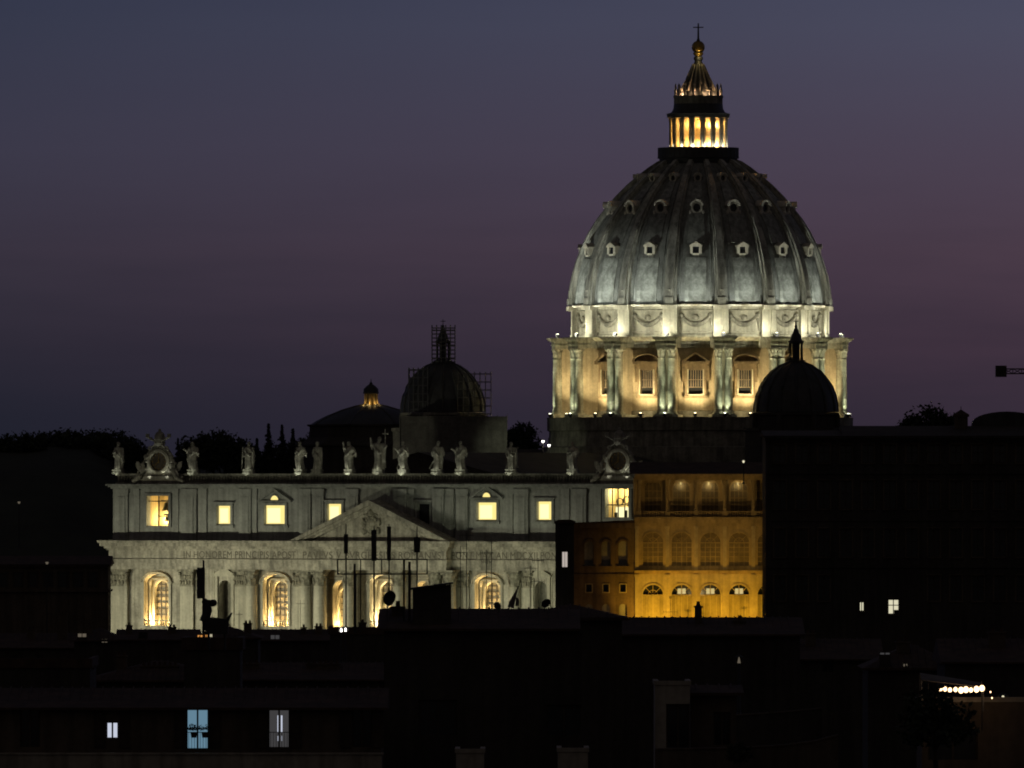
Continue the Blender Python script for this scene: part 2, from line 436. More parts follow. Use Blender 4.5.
for px_ in (305.5, 319.8, 349.5, 399, 435, 449.5):
    u = U(px_, -2.3)
    if proto is None: proto = cm.build('column', fac, (u, -2.3, 0), smooth=True)
    else: copy_one(proto, fac, (u, -2.3, 0))
hc = None
for px_ in (252, 515):
    u = U(px_, -.5)
    if hc is None: hc = copy_one(proto, fac, (u, -.5, 0))
    else: copy_one(hc, fac, (u, -.5, 0))
def pilaster(u, wd, d):
    m = M('travertine_smooth'); h = wd/2
    m.box(-h, h, -d, 0, 2.7, ZCAP); m.box(-h*1.12, h*1.12, -d-.2, 0, 2.2, 3.6)
    m.mat('capital_stone'); m.box(-h*.95, h*.95, -d-.05, 0, ZCAP, Z_ENT0-.5); m.box(-h*1.25, h*1.25, -d-.45, 0, Z_ENT0-.5, Z_ENT0)
    m.box(-h*1.03, h*1.03, -d-.1, 0, ZCAP-.25, ZCAP)
    for row, z in enumerate((ZCAP+.5, ZCAP+1.5)):
        for k in range(5+row):
            x = -h*.9 + 1.8*h*k/(4+row); m.ball((x, -d-.1, z), (h*.2, .28, .48), 8)
    for s in (-1, 1): m.ball((s*h*1.0, -d-.2, Z_ENT0-.85), (.34, .34, .34), 8)
    return m.build('pilaster', fac, (u, 0, 0))
for px_, wd, d in ((121, 3.6, .8), (188, 2.8, .6), (241, 2.4, .35), (300, 2.4, .4), (464, 2.4, .4), (527, 2.4, .35), (578, 2.8, .6), (645, 3.6, .8)): pilaster(U(px_, 0), wd, d)
# entablature, stepped forward over the columns
cu0, cu1 = U(298, -4), U(446, -4)
cmid = (cu0+cu1)/2; chw = (cu1-cu0)/2
m = M('travertine')
def entab(m, u0, u1, v, endl=True, endr=True):
    z0, z1 = Z_ENT0, Z_ENT1; h = z1-z0
    steps = [(0, .10, 0), (.10, .22, .12), (.22, .32, .24), (.32, .36, .4), (.36, .66, .05), (.66, .72, .35), (.72, .80, .75), (.80, .92, 1.35), (.92, 1.0, 1.7)]
    for a, c, p in steps:
        m.box(u0-(p if endl else 0), u1+(p if endr else 0), v-p, 2.0, z0+a*h, z0+c*h)
entab(m, -HWA+.2, cu0, -1.9, True, False); entab(m, cu1, HWA-.2, -1.9, False, True); entab(m, cu0, cu1, -4.0)
m.build('entablature', fac)
# pediment
m = M('travertine'); zb = Z_ENT1; za = ZF(500, 0, -4)
for lay, (f0, vv) in enumerate(((1.0, -5.4), (.93, -4.9), (.86, -4.5))):
    w_, h_ = (chw+1.2), za-zb
    pl = [(cmid-w_*f0, zb+.02), (cmid-w_*f0+1.6*f0, zb+.02), (cmid, zb+h_*f0-1.0), (cmid+w_*f0-1.6*f0, zb+.02), (cmid+w_*f0, zb+.02), (cmid, zb+h_*f0)]
    for q in ([pl[0], pl[1], pl[2], pl[5]], [pl[5], pl[2], pl[3], pl[4]]): m.prism(q, vv, -.02)
m.prism([(cmid-chw*.8, zb+.03), (cmid+chw*.8, zb+.03), (cmid, zb+(za-zb)*.8)], -4.15, -.03)
ped = m.build('pediment', fac)
m = M('capital_stone')                                   # coat of arms in the tympanum
zc_ = zb+(za-zb)*.38
m.lathe([(0, 0), (1.15, 0), (1.25, .2), (.9, .45), (0, .6)], 18)
arms = MB(); arms.mat('capital_stone')
arms.add([(x*.95, -z, y*1.2) for x, y, z in m.v], m.f)
for k in range(16):
    a = 2*PI*k/16; arms.ball((1.35*math.cos(a), -.15, 1.55*math.sin(a)), (.34, .3, .34), 6)
for s in (-1, 1):
    arms.tube([(s*.2, -.3, 1.4), (s*.9, -.35, 2.1), (s*1.5, -.3, 2.0)], .16); arms.ball((s*1.5, -.2, -1.1), (.5, .3, .7), 8); arms.ball((s*1.7, -.2, .6), (.4, .3, .8), 8)
arms.lathe([(.55, 1.75), (.6, 2.1), (.5, 2.6), (.25, 3.0), (0, 3.2)], 10, 0, -.2)
arms.build('coat_of_arms', fac, (cmid, -4.2, zc_))
# inscription
def inscription(txt, px0, px1, v):
    parts = []
    for wd_ in txt.split():
        c = bpy.data.curves.new('word', 'FONT'); c.body = wd_; c.size = 1; c.extrude = .02; c.space_character = 1.08
        o = bpy.data.objects.new('word', c); COL.objects.link(o)
        dg = bpy.context.evaluated_depsgraph_get(); me = bpy.data.meshes.new_from_object(o.evaluated_get(dg)); bpy.data.objects.remove(o); parts.append(me)
    ext = [(min(p.co.x for p in me.vertices), max(p.co.x for p in me.vertices)) for me in parts]
    tot = sum(b-a for a, b in ext) + .42*(len(parts)-1); x = U(px0, v); sx_ = (U(px1, v)-x)/tot
    zb_ = Z_ENT0 + .36*(Z_ENT1-Z_ENT0) + .18
    for me, (a, b) in zip(parts, ext):
        for p in me.vertices: q = p.co.copy(); p.co = ((q.x-a)*sx_, -.05-.02-q.z, q.y*1.92)
        me.materials.clear(); me.materials.append(MAT['letter_bronze'])
        o = bpy.data.objects.new('inscription', me); COL.objects.link(o); o.parent = fac; o.location = (x, v, zb_); x += (b-a+.42)*sx_
inscription('IN HONOREM PRINCIPIS APOST', 184, 296, -1.9)
inscription('PAVLVS V BVRGHESIVS ROMANVS', 303, 441, -4.0)
inscription('PONT MAX AN MDCXII PONT VII', 452, 574, -1.9)
# ---------------- attic storey
aw = [(224, 2.95, 524, 506), (275, 4.45, 524, 505.5), (334.5, 3.1, 521, 504), (424, 2.6, 530, 504), (487, 4.2, 519.5, 502.5), (544.5, 3.1, 519.5, 501.5)]
opsA = [(U(p, 0), wd, ZF(y1), ZF(y0), 0) for p, wd, y1, y0 in aw] + [(U(158, 0), 4.7, ZF(526), ZF(496), 0), (U(617.5, 0), 4.9, ZF(517), ZF(487.5), 0)]
m = M('attic_stone'); m.wall(-HWA, HWA, Z_ENT1, Z_ATT1-.9, 0, 1.2, opsA)
m.box(-HWA, HWA, -.15, 0, Z_ENT1, Z_ENT1+1.0)
for p, a in ((-.35, .9), (-.7, .6), (-1.1, .3)): m.box(-HWA+p, HWA-p, p, 1.2, Z_ATT1-a, Z_ATT1-a+.3)
att = m.build('attic', bas)
for px_, wd, d in ((122, 2.8, .3), (137, 1.2, .15), (176, 1.2, .15), (190, 3.2, .5), (203, 1.8, .25), (246, 2.6, .5), (254, 1.4, .25), (306, 2.4, .5), (319, 2.4, .5), (353, 2.6, .5), (402, 2.6, .9), (411, 1.6, .4), (440, 2.4, .9), (449, 2.4, .5), (463, 2.4, .5), (510, 1.4, .25), (522, 3.0, .5), (566, 1.6, .25), (580, 3.0, .5), (598, 1.4, .2), (638, 1.6, .2), (648, 2.4, .3)):
    m = M('attic_stone'); h = wd/2
    m.box(-h, h, -d, 0, Z_ENT1+1.0, Z_ATT1-1.9); m.box(-h*1.1, h*1.1, -d-.12, 0, Z_ATT1-1.9, Z_ATT1-.9); m.box(-h*1.1, h*1.1, -d-.1, -.15, Z_ENT1, Z_ENT1+1.0)
    if wd > 2.2: m.box(-h*.6, h*.6, -d-.1, -d, Z_ENT1+1.6, Z_ATT1-2.4)
    m.build('attic_pilaster', att, (U(px_, 0), 0, 0))
for i, (p, wd, y1, y0) in enumerate(aw):
    u = U(p, 0); z0, z1 = ZF(y1), ZF(y0); h = wd/2
    f = M('attic_stone')
    for s in (-1, 1): f.box(u+s*(h+.25)-.25, u+s*(h+.25)+.25, -.28, 0, z0-.3, z1+.5)
    f.box(u-h, u+h, -.28, 0, z1, z1+.5); f.box(u-h-.7, u+h+.7, -.4, 0, z0-.75, z0-.3)
    hood = p in (275, 487)
    if hood:
        zp = z1+.62
        f.box(u-h-1.4, u+h+1.4, -.55, 0, zp, zp+.3)
        for q in ([(u-h-1.5, zp+.3), (u-h-.7, zp+.3), (u, zp+2.2), (u, zp+2.6)], [(u+h+1.5, zp+.3), (u+h+.7, zp+.3), (u, zp+2.2), (u, zp+2.6)]): f.prism(q, -.6, 0)
        f.prism([(u-h-.7, zp+.3), (u+h+.7, zp+.3), (u, zp+2.2)], -.12, 0)
        f.arch(u, zp+.42, 1.05, .82, -.3, -.12, 12)
    else:
        f.box(u-h-.75, u+h+.75, -.5, 0, z1+.5, z1+.75)
    f.build('window_frame', att)
    dark = p == 424
    g = M('glass_dark' if dark else 'lit_window'); g.box(u-h, u+h, .7, .78, z0, z1)
    if not dark:
        g.mat('lit_window_and_glow'); g.box(u-h+.25, u+h*.35, .64, .69, z0+.2, z1-.5)
        g.mat('lit_window')
    if hood:
        g.add([(u+.82*math.cos(PI*k/12), -.14, zp+.42+.82*math.sin(PI*k/12)) for k in range(13)], [tuple(range(13))])
    g.build('window_pane', att)
# bell opening (left) and clock-works opening (right): lit rooms behind a real opening
for px_, wd, yb, yt in ((158, 4.7, 526, 496), (617.5, 4.9, 517, 487.5)):
    u = U(px_, 0); h = wd/2; z0, z1 = ZF(yb), ZF(yt)
    f = M('ochre_pale'); f.box(u-h-.5, u+h+.5, 5.0, 5.3, z0-.4, z1+.4); f.box(u-h-.5, u-h-.3, 1.2, 5, z0-.4, z1+.4); f.box(u+h+.3, u+h+.5, 1.2, 5, z0-.4, z1+.4)
    f.box(u-h-.3, u+h+.3, 1.2, 5, z1+.2, z1+.4); f.box(u-h-.3, u+h+.3, 1.2, 5, z0-.4, z0-.2); f.build('bell_room', att)
    f = M('attic_stone')
    for s in (-1, 1): f.box(u+s*(h+.3)-.3, u+s*(h+.3)+.3, -.3, 0, z0-.3, z1+.5)
    f.box(u-h, u+h, -.3, 0, z1, z1+.5); f.build('window_frame', att)
    f = M('black_metal')
    if px_ < 300:
        f.box(u-.25, u-.05, .5, .7, z0, z1); f.box(u-h, u+h, .5, .7, z1-1.1, z1-.9); f.box(u-.05, u+h, .5, .7, z0+1.7, z0+1.85)
        point(W(u-h*.3, 4.1, z0+1.1), 900, (1, .84, .42), .3); point(W(u+h*.6, 4.2, z1-.6), 300, (1, .78, .35), .2)
    else:
        for k in (-.55, -.05, .5): f.box(u+k*h-.08, u+k*h+.08, .5, .65, z0, z1)
        f.box(u-h, u+h, .5, .65, z0+2.2, z0+2.4)
        for k in range(2):
            f.arch(u-.3+k*1.4, z0+2.9+k*.3, .75, .55, 1.5, 1.7, 16, 0, 2*PI)
        for q in ((-.7, .9), (.15, 1.3), (.6, .8)): f.box(u+q[0]*h, u+q[0]*h+.5, 2, 2.4, z0, z0+q[1])
        f.mat('lit_window_and_glow'); f.box(u-h-.25, u+h+.1, 4.6, 4.7, z0, z0+1.9); f.mat('black_metal')  # glowing sheet added at the back to brighten the lower room
        point(W(u-h*.5, 3.0, z1-1.0), 900, (1, .85, .42), .2)
    f.build('opening_bars', att)
# parapet with balusters and statue pedestals
m = M('dirty_stone'); zp0, zp1 = Z_ATT1, ZF(473.5)
m.box(-HWA+.5, HWA-.5, .1, 1.1, zp0, zp0+.35); m.box(-HWA+.5, HWA-.5, .1, 1.1, zp1-.35, zp1)
k = -HWA+1
while k < HWA-1:
    m.lathe([(.12, zp0+.35), (.22, zp0+.75), (.1, zp0+1.3), (.16, zp1-.35)], 6, k, .6); k += .62
m.box(-HWA+.5, HWA-.5, .9, 1.05, zp0+.35, zp1-.35)
m.build('parapet', att)
# ---------------- body of the church: nave, aisles, crossing, roofs
m = M('dirty_stone')
m.box(-56, 56, 5.8, 26, 0, 44); m.box(-57, 57, 1.25, 5.75, Z_ATT1-.9, Z_ATT1-.2)
m.box(-40, 40, 26, DV-38, 0, 42); m.box(-62, 62, DV-30, DV+30, 0, 46); m.box(-36, 36, DV-38, DV+70, 0, 46)
m.mat('roof_dark')
m.prism([(-16, 43), (16, 43), (16, 48), (0, 52.0), (-16, 48)], 14, DV-32)
m.prism([(-30, 42.02), (-16.2, 42.02), (-16.2, 45)], 26.5, DV-38); m.prism([(30, 42.02), (16.2, 42.02), (16.2, 45)], 26.5, DV-38)
m.prism([(DV-16, 46.02), (DV+16, 46.02), (DV, 53)], -60, 60, 'x')
m.build('nave_and_transept', bas)
# ---------------- the drum
a_cam = math.atan2(-DC.y, -DC.x) + TH                    # local direction from the dome axis to the viewer
RZ = a_cam + PI/2
dz = lambda y: ZD(y)
m = M('dirty_stone')
zP0, zP1 = 46.0, dz(417)
m.lathe([(31.2, zP0), (31.2, dz(447)), (30.2, dz(446)), (30.2, dz(438)), (30.0, dz(436)), (30.0, dz(431)), (30.4, dz(430)), (30.4, zP1-.3), (30.5, zP1)], 96)
m.mat('drum_wall'); m.lathe([(24.5, zP1), (24.5, dz(345))], 96, cap=False)
m.mat('dirty_stone'); m.lathe([(24.9, zP1+.01), (24.9, zP1+1.2), (24.5, zP1+1.3)], 96, cap=False)
m.mat('drum_column'); ze0, ze1 = dz(347.5), dz(336.5)
he = ze1-ze0
m.lathe([(24.5, ze0), (25.1, ze0), (25.1, ze0+.3*he), (25.4, ze0+.32*he), (25.2, ze0+.36*he), (25.2, ze0+.62*he), (25.9, ze0+.7*he), (26.5, ze0+.84*he), (26.9, ze1), (24, ze1)], 96, cap=False)
drum = m.build('drum', bas, (0, DV, 0), RZ, smooth=True)
PHI0 = -13.2
PH = [R(PHI0 + 22.5*k) for k in range(16)]
# buttress with paired columns and the entablature breaking forward above them
m = M('drum_wall'); m.box(-1.25, 1.25, -28.2, -24.2, zP1, ze0)
m.mat('drum_column')
for a, c, p in ((0, .3, 0), (.3, .36, .2), (.36, .62, .05), (.62, .74, .35), (.74, .88, .75), (.88, 1, 1.0)): m.box(-2.0-p*.5, 2.0+p*.5, -29.5-p, -24.6, ze0+a*he, ze0+c*he)
m.box(-2.5, 2.5, -29.8, -24.6, zP1, zP1+.5)
bt = m.build('buttress', drum, rz=PH[0])
cm = column_mb(.80, zP1+.5, dz(358), ze0, 'drum_column')
c1 = None
for k, ph in enumerate(PH):
    if k: copy_one(bt, drum, rz=ph)
    for s in (-1, 1):
        x, y = s*1.02, -28.65
        lx, ly = x*math.cos(ph)-y*math.sin(ph), x*math.sin(ph)+y*math.cos(ph)
        if c1 is None: c1 = cm.build('column', drum, (lx, ly, 0), ph, smooth=True)
        else: copy_one(c1, drum, (lx, ly, 0), ph)
# windows
def drum_window(tri):
    f = M('drum_trim_shaded'); z0, z1 = dz(393), dz(370); h = 1.4; r = -24.42
    for s in (-1, 1):
        f.box(s*(h+.35)-.35, s*(h+.35)+.35, r-.75, r, z0-.5, z1+.7); f.box(s*(h+1.0)-.3, s*(h+1.0)+.3, r-.5, r, z0+2.2, z1+.7)
    f.box(-h, h, r-.75, r, z1, z1+.7); f.box(-h-.9, h+.9, r-.95, r, z0-1.0, z0-.5); f.box(-h-1.4, h+1.4, r-1.5, r, z1+1.25, z1+1.75); f.box(-h-1.0, h+1.0, r-.8, r, z1+.7, z1+1.25)
    zz = z1+1.75; H = h+1.5
    if tri:
        f.prism([(-H, zz), (H, zz), (0, zz+1.75)], r-.7, r)
        for s in (-1, 1): f.prism([(s*H, zz), (s*(H-.7), zz), (0, zz+1.45), (0, zz+1.85)], r-1.55, r)
    else:
        f.prism([(H*math.cos(PI*i/12), zz+1.45*math.sin(PI*i/12)) for i in range(13)], r-.7, r)
        f.arch(0, zz, H, H*.84, r-1.55, r, 12, ez=1.5/H)
    f.mat('attic_ring_stone')  # lit inner edge of the frame put in as paler stone
    for s in (-1, 1): f.box(s*(h+.12)-.12, s*(h+.12)+.12, r-.95, r-.76, z0-.3, z1+.2)
    f.box(-h, h, r-.95, r-.76, z0-.45, z0-.2)
    w_ = f
    p = M('glass_dark'); p.box(-h, h, r-.12, r-.02, z0, z1)
    p.mat('window_bar')
    for i in range(1, 6): x = -h+2*h*i/6; p.box(x-.07, x+.07, r-.24, r-.13, z0+1.1, z1)
    p.box(-h, h, r-.26, r-.13, z0+1.1, z0+1.25); p.box(-h, h, r-.25, r-.14, z0+2.6, z0+2.7)
    return w_, p
for tri in (1, 0):
    f, p = drum_window(tri); fo = po = None
    for k, ph in enumerate(PH):
        if (k % 2) == tri: continue
        pw = ph + R(11.25)
        # k=0 bay sits just left of the axis and carries the triangular hood
        if fo is None: fo = f.build('window_frame', drum, rz=pw); po = p.build('window_pane', drum, rz=pw)
        else: copy_one(fo, drum, rz=pw); copy_one(po, drum, rz=pw)
# ---------------- attic ring above the drum
za0, za1 = ze1, dz(304)
m = M('attic_ring_stone'); ha = za1-za0
m.lathe([(24, za0), (25.0, za0), (25.0, za0+.5), (24.6, za0+.6), (24.6, za1-1.0), (24.85, za1-.9), (24.95, za1-.45), (25.85, za1-.38), (26.0, za1-.02), (25.2, za1)], 96, cap=False)
ring = m.build('attic_ring', bas, (0, DV, 0), RZ, smooth=True)
m = M('attic_ring_stone'); m.box(-1.5, 1.5, -25.7, -24.4, za0+.02, za1-.95); m.box(-1.65, 1.65, -25.85, -24.4, za0+.03, za0+.6); m.box(.55, 1.45, -26.0, -25.7, za0+.7, za1-1.0)
m.box(-1.7, 1.7, -26.6, -25, za1-.95, za1-.12)
pr = m.build('pier', ring, rz=PH[0])
m = M('capital_stone'); zs = dz(320)
pts = []
for i in range(13):
    t = -1+2*i/12; a = t*2.9/24.9
    pts.append((24.78*math.sin(a), -24.78*math.cos(a), zs+.9 - 1.7*(1-t*t)))
m.tube(pts, [.22+.3*math.sin(PI*i/12) for i in range(13)], 8)
for s in (-1, 1):
    a = s*2.9/24.9; m.ball((24.8*math.sin(a), -24.8*math.cos(a), zs+1.0), (.55, .3, .55), 8); m.tube([(24.75*math.sin(a), -24.75*math.cos(a), zs+.8), (24.75*math.sin(a*1.08), -24.75*math.cos(a*1.08), zs-1.4)], [.3, .12], 6)
m.ball((0, -24.8, zs+.55), (.75, .35, .6), 8)
m2 = MB(); m2.mat('attic_ring_stone')
for (x0, x1, z0, z1) in ((-3.4, 3.4, zs+1.9, zs+2.1), (-3.4, 3.4, zs-2.3, zs-2.1), (-3.4, -3.2, zs-2.1, zs+1.9), (3.2, 3.4, zs-2.1, zs+1.9)): m2.box(x0, x1, -24.85, -24.2, z0, z1)
m2.add(m.v, m.f)
m2.mats.append('capital_stone'); nfr = len(m2.f)-len(m.f)
for i in range(nfr, len(m2.f)): m2.mi[i] = 1
fs = m2.build('festoon_panel', ring, rz=PH[0]+R(11.25), smooth=True)
for ph in PH[1:]: copy_one(pr, ring, rz=ph); copy_one(fs, ring, rz=ph+R(11.25))
# ---------------- dome shell
prof_px = [(128.4, 304), (127.6, 299), (126.8, 290), (124.4, 276), (120.2, 261), (115, 247), (108.2, 233), (100, 220), (91, 208.5), (81.5, 197.5), (71, 187), (60.5, 178), (50, 170), (41, 164), (36, 162)]
prof = [(dx/F*DC.y, dz(y)) for dx, y in prof_px]
def on_prof(y):
    for (r0, y0), (r1, y1) in zip(prof_px, prof_px[1:]):
        if y1 <= y <= y0: t = (y0-y)/(y0-y1); return (r0+(r1-r0)*t)/F*DC.y
    return prof[-1][0]
m = M('dome_lead'); m.lathe(prof, 128, cap=False)
dome = m.build('dome', bas, (0, DV, 0), RZ, smooth=True)
def rib_mb(h0, h1, lift, mat, up=1.0):
    m = M(mat); n = len(prof); P = []; Fs = []
    for i, (r, z) in enumerate(prof):
        t = i/(n-1); hw = h0+(h1-h0)*t
        a = prof[max(i-1, 0)]; c = prof[min(i+1, n-1)]; tx, tz = c[0]-a[0], c[1]-a[1]; ln = math.hypot(tx, tz); nr, nz_ = tz/ln, -tx/ln
        q = lift*(1-.35*t)
        for x, d in ((-hw, -.4), (-hw, q*.55), (-hw*.62, q*.55), (-hw*.62, q), (hw*.62, q), (hw*.62, q*.55), (hw, q*.55), (hw, -.4)):
            P.append((x, -(r+nr*d), z+nz_*d))
    for i in range(n-1):
        for k in range(7): Fs.append((i*8+k, i*8+k+1, (i+1)*8+k+1, (i+1)*8+k))
    Fs.append(tuple(range(8))); m.add(P, Fs); return m
rb = rib_mb(1.35, .55, 1.15, 'dome_rib_stone').build('rib', dome, rz=PH[0])
m = M('dome_rib_stone'); zf = dz(302)
m.box(-.8, .8, -26.6, -25.2, zf, zf+1.0); m.lathe([(.45, zf+1.0), (.62, zf+1.6), (.4, zf+2.2), (.55, zf+2.5), (.12, zf+3.0)], 10, 0, -25.9)
ft = m.build('foot_urn', dome, rz=PH[0], smooth=True)
m = MB(); m.mat('dome_lead')
for x in (-3.1, -.75, .75, 3.1):                       # rolled seams of the lead between two ribs
    pts = []
    for (r, z) in prof:
        xs = x*r/prof[0][0]; pts.append((xs, -math.sqrt(max(r*r-xs*xs, .1))-.03, z))
    m.tube(pts[:-1], .13, 5)
m.mat('dome_panel')
for y0_, y1_, h0_, h1_ in ((301.5, 258, 2.15, 2.0), (243, 214, 1.75, 1.4), (203, 182, 1.2, .7)):
    n_ = 8; P = []
    for i in range(n_+1):
        t_ = i/n_; y_ = y0_+(y1_-y0_)*t_; r_ = on_prof(y_); hw_ = h0_+(h1_-h0_)*t_
        for x_ in (-hw_, 0, hw_): P.append((x_, -math.sqrt(r_*r_-x_*x_)-.2, dz(y_)+.05))
        for x_ in (-hw_, hw_): P.append((x_, -math.sqrt(r_*r_-x_*x_)+.4, dz(y_)-.1))
    Fq = []
    for i in range(n_):
        a_ = i*5; b_ = a_+5
        Fq += [(a_, a_+1, b_+1, b_), (a_+1, a_+2, b_+2, b_+1), (a_+3, a_, b_, b_+3), (a_+2, a_+4, b_+4, b_+2)]
    Fq += [(0, 3, 4, 2, 1), (n_*5, n_*5+1, n_*5+2, n_*5+4, n_*5+3)]
    m.add(P, Fq)
sm = m.build('lead_panels', dome, rz=PH[0]+R(11.25))
def dormer(y, wd, ht, kind):
    r = on_prof(y); z = dz(y); m = M('dormer_lit_stone' if kind else 'travertine_smooth'); h = wd/2
    front = -(r+.9)
    if kind == 0:
        for s in (-1, 1): m.box(s*h-.25, s*h+.25, front, -r+2.5, z-ht/2, z+ht/2)
        m.box(-h+.25, h-.25, front, -r+2.5, z-ht/2-.3, z-ht/2+.05); m.box(-h-.35, h+.35, front-.25, -r+3, z+ht/2, z+ht/2+.25)
        m.prism([(-h-.4, z+ht/2+.25), (h+.4, z+ht/2+.25), (0, z+ht/2+1.0)], front-.25, -r+3.2)
        m.mat('glass_dark'); m.box(-h+.25, h-.25, front+.35, front+.5, z-ht/2, z+ht/2)
    else:
        n = 16
        m.arch(0, z, h, h*.66, front, -r+2.8, n, 0, 2*PI, ht/wd)
        m.arch(0, z+.05, h*1.25, h*.95, front-.3, -r+3.2, 10, R(15), R(165), ht/wd)
        if kind == 1:
            for s in (-1, 1): m.ball((s*h*1.1, front+.1, z-.35*ht), (.3, .4, .55), 8)
            m.box(-h*.7, h*.7, front-.15, -r+1, z-ht*.75, z-ht*.5)
        m.mat('glass_dark'); m.add([(h*.7*math.cos(2*PI*i/n), front+.45, z+h*.7*ht/wd*math.sin(2*PI*i/n)) for i in range(n)], [tuple(range(n))])
    return m.build('dormer', dome, rz=PH[0]+R(11.25))
dm = [dormer(250.5, 1.75, 1.35, 0), dormer(208.5, 2.3, 2.6, 1), dormer(178.5, 1.5, 1.7, 2)]
for k, ph in enumerate(PH[1:]):
    copy_one(rb, dome, rz=ph); copy_one(ft, dome, rz=ph); copy_one(sm, dome, rz=ph+R(11.25))
    for d in dm: copy_one(d, dome, rz=ph+R(11.25))
# ---------------- lantern
LX = lambda p: p/F*DC.y
m = M('dark_lead'); zl0 = dz(164)
m.lathe([(LX(37), zl0-1.5), (LX(39), dz(162)), (LX(39), dz(158)), (LX(41), dz(157.5)), (LX(41), dz(156.8)), (LX(36), dz(156.5)), (LX(30), dz(147.5)), (LX(20), dz(147))], 48)
n_ = 40
for k in range(n_):
    a = 2*PI*k/n_; x, y = LX(40.2)*math.cos(a), LX(40.2)*math.sin(a); m.box(x-.07, x+.07, y-.07, y+.07, dz(157), dz(147.5))
m.lathe([(LX(40.6), dz(148.2)), (LX(40.6), dz(147)), (LX(39.6), dz(147)), (LX(39.6), dz(148.2))], 48, cap=False)
m.lathe([(LX(40.35), dz(156.8)), (LX(40.35), dz(148))], 48, cap=False)
lan = m.build('lantern', bas, (-.34*math.cos(RZ), DV-.34*math.sin(RZ), 0), RZ, smooth=True)
zc0, zc1 = dz(147.2), dz(117.5)
m = M('travertine_smooth'); m.lathe([(LX(17.5), zc0), (LX(17.5), zc1)], 32, cap=False); m.mat('glazing_warm')
for k in range(16):
    a = R(11.25+22.5*k+PHI0); x, y = LX(17.7)*math.sin(a), -LX(17.7)*math.cos(a)
    c, s_ = math.cos(a), math.sin(a)
    P = [(x-c*.5, y-s_*.5, zc0+1.2), (x+c*.5, y+s_*.5, zc0+1.2), (x+c*.5, y+s_*.5, zc1-1.2), (x, y, zc1-.6), (x-c*.5, y-s_*.5, zc1-1.2)]
    m.add([(p[0]*1.01, p[1]*1.01, p[2]) for p in P], [(0,1,2,3,4)])
m.build('core', lan)
m = M('dirty_stone')
m.box(-.22, .22, -LX(26), -LX(18), zc0, zc1)
for s in (-1, 1): m.lathe([(.36, zc0), (.28, zc0+.4), (.25, zc1-1.0), (.38, zc1-.4), (.38, zc1)], 12, s*.3, -LX(28))
cc = m.build('column_pair', lan, rz=PH[0], smooth=True)
for ph in PH[1:]: copy_one(cc, lan, rz=ph)
m = M('dark_lead')
m.lathe([(LX(26), zc1), (LX(31), dz(117)), (LX(31.5), dz(114)), (LX(32), dz(113)), (LX(27), dz(111.5)), (LX(25), dz(108)), (LX(24.4), dz(103))], 48)
m.mat('dirty_stone'); m.lathe([(LX(24.4), dz(103)), (LX(24.4), dz(97.5)), (LX(25), dz(96.5)), (LX(25), dz(95)), (LX(18), dz(94.8))], 48, cap=False)
m.mat('dark_lead'); m.lathe([(LX(19), dz(95)), (LX(17), dz(90)), (LX(13.5), dz(83)), (LX(10.5), dz(76)), (LX(7.5), dz(69)), (LX(5), dz(63)), (LX(3.5), dz(60)), (LX(4.6), dz(58)), (LX(4.6), dz(56)), (LX(2.5), dz(55))], 32)
for k in range(16):
    a = PH[k]; c, s_ = math.sin(a), -math.cos(a)
    r0 = LX(23); m.lathe([(.34, dz(95)), (.22, dz(92)), (.36, dz(90)), (.14, dz(87)), (.2, dz(85.5)), (.03, dz(82.5))], 8, r0*c, r0*s_)
    m.mat('travertine'); m.tube([(LX(q)*c, LX(q)*s_, dz(y)) for q, y in ((18, 90), (14.3, 83), (11.2, 76), (8.2, 69), (5.6, 63))], [.26, .24, .2, .17, .13], 6); m.mat('dark_lead')
m.build('spire', lan, smooth=True)
m = M('gilt_bronze'); m.ball((0, 0, dz(46)), LX(6.6), 20); m.lathe([(LX(3), dz(55.5)), (LX(5), dz(53)), (LX(5.2), dz(51.5))], 16, cap=False); m.build('orb', lan, smooth=True)
m = M('dark_bronze'); m.lathe([(.4, dz(40)), (.2, dz(37)), (.13, dz(22))], 8); m.box(-LX(5.2), LX(5.2), -.12, .12, dz(26.6), dz(25.6)); m.build('cross', lan)
# lantern lights: warm lamps behind the column pairs, cool ones at their feet, one under the orb
for k, ph in enumerate(PH):
    a = a_cam + ph; bay = a + R(11.25)
    rel = abs(((ph + PI) % (2*PI)) - PI)
    if rel < R(125):
        for z_, p_ in ((zc0+.6, 900), (zc1-1.4, 520)):
            point(W(LX(22)*math.cos(bay), DV+LX(22)*math.sin(bay), z_), p_, (1, .50, .12), .15)
        point(W(LX(30.5)*math.cos(a), DV+LX(30.5)*math.sin(a), zc0+.35), 260, (1, .95, .7), .15)
point(W(LX(8)*math.cos(a_cam), DV+LX(8)*math.sin(a_cam), dz(56.5)), 55, (1, .75, .3), .1)
for s in (-1.1, -.35, .35, 1.1): point(W(LX(20.5)*math.cos(a_cam+s), DV+LX(20.5)*math.sin(a_cam+s), dz(93)), 200, (1, .6, .3), .1)
spot(W(-16, DV-80, 52), W(-22, DV-20, 53.5), 9000, COOL, 26, .9, .5)
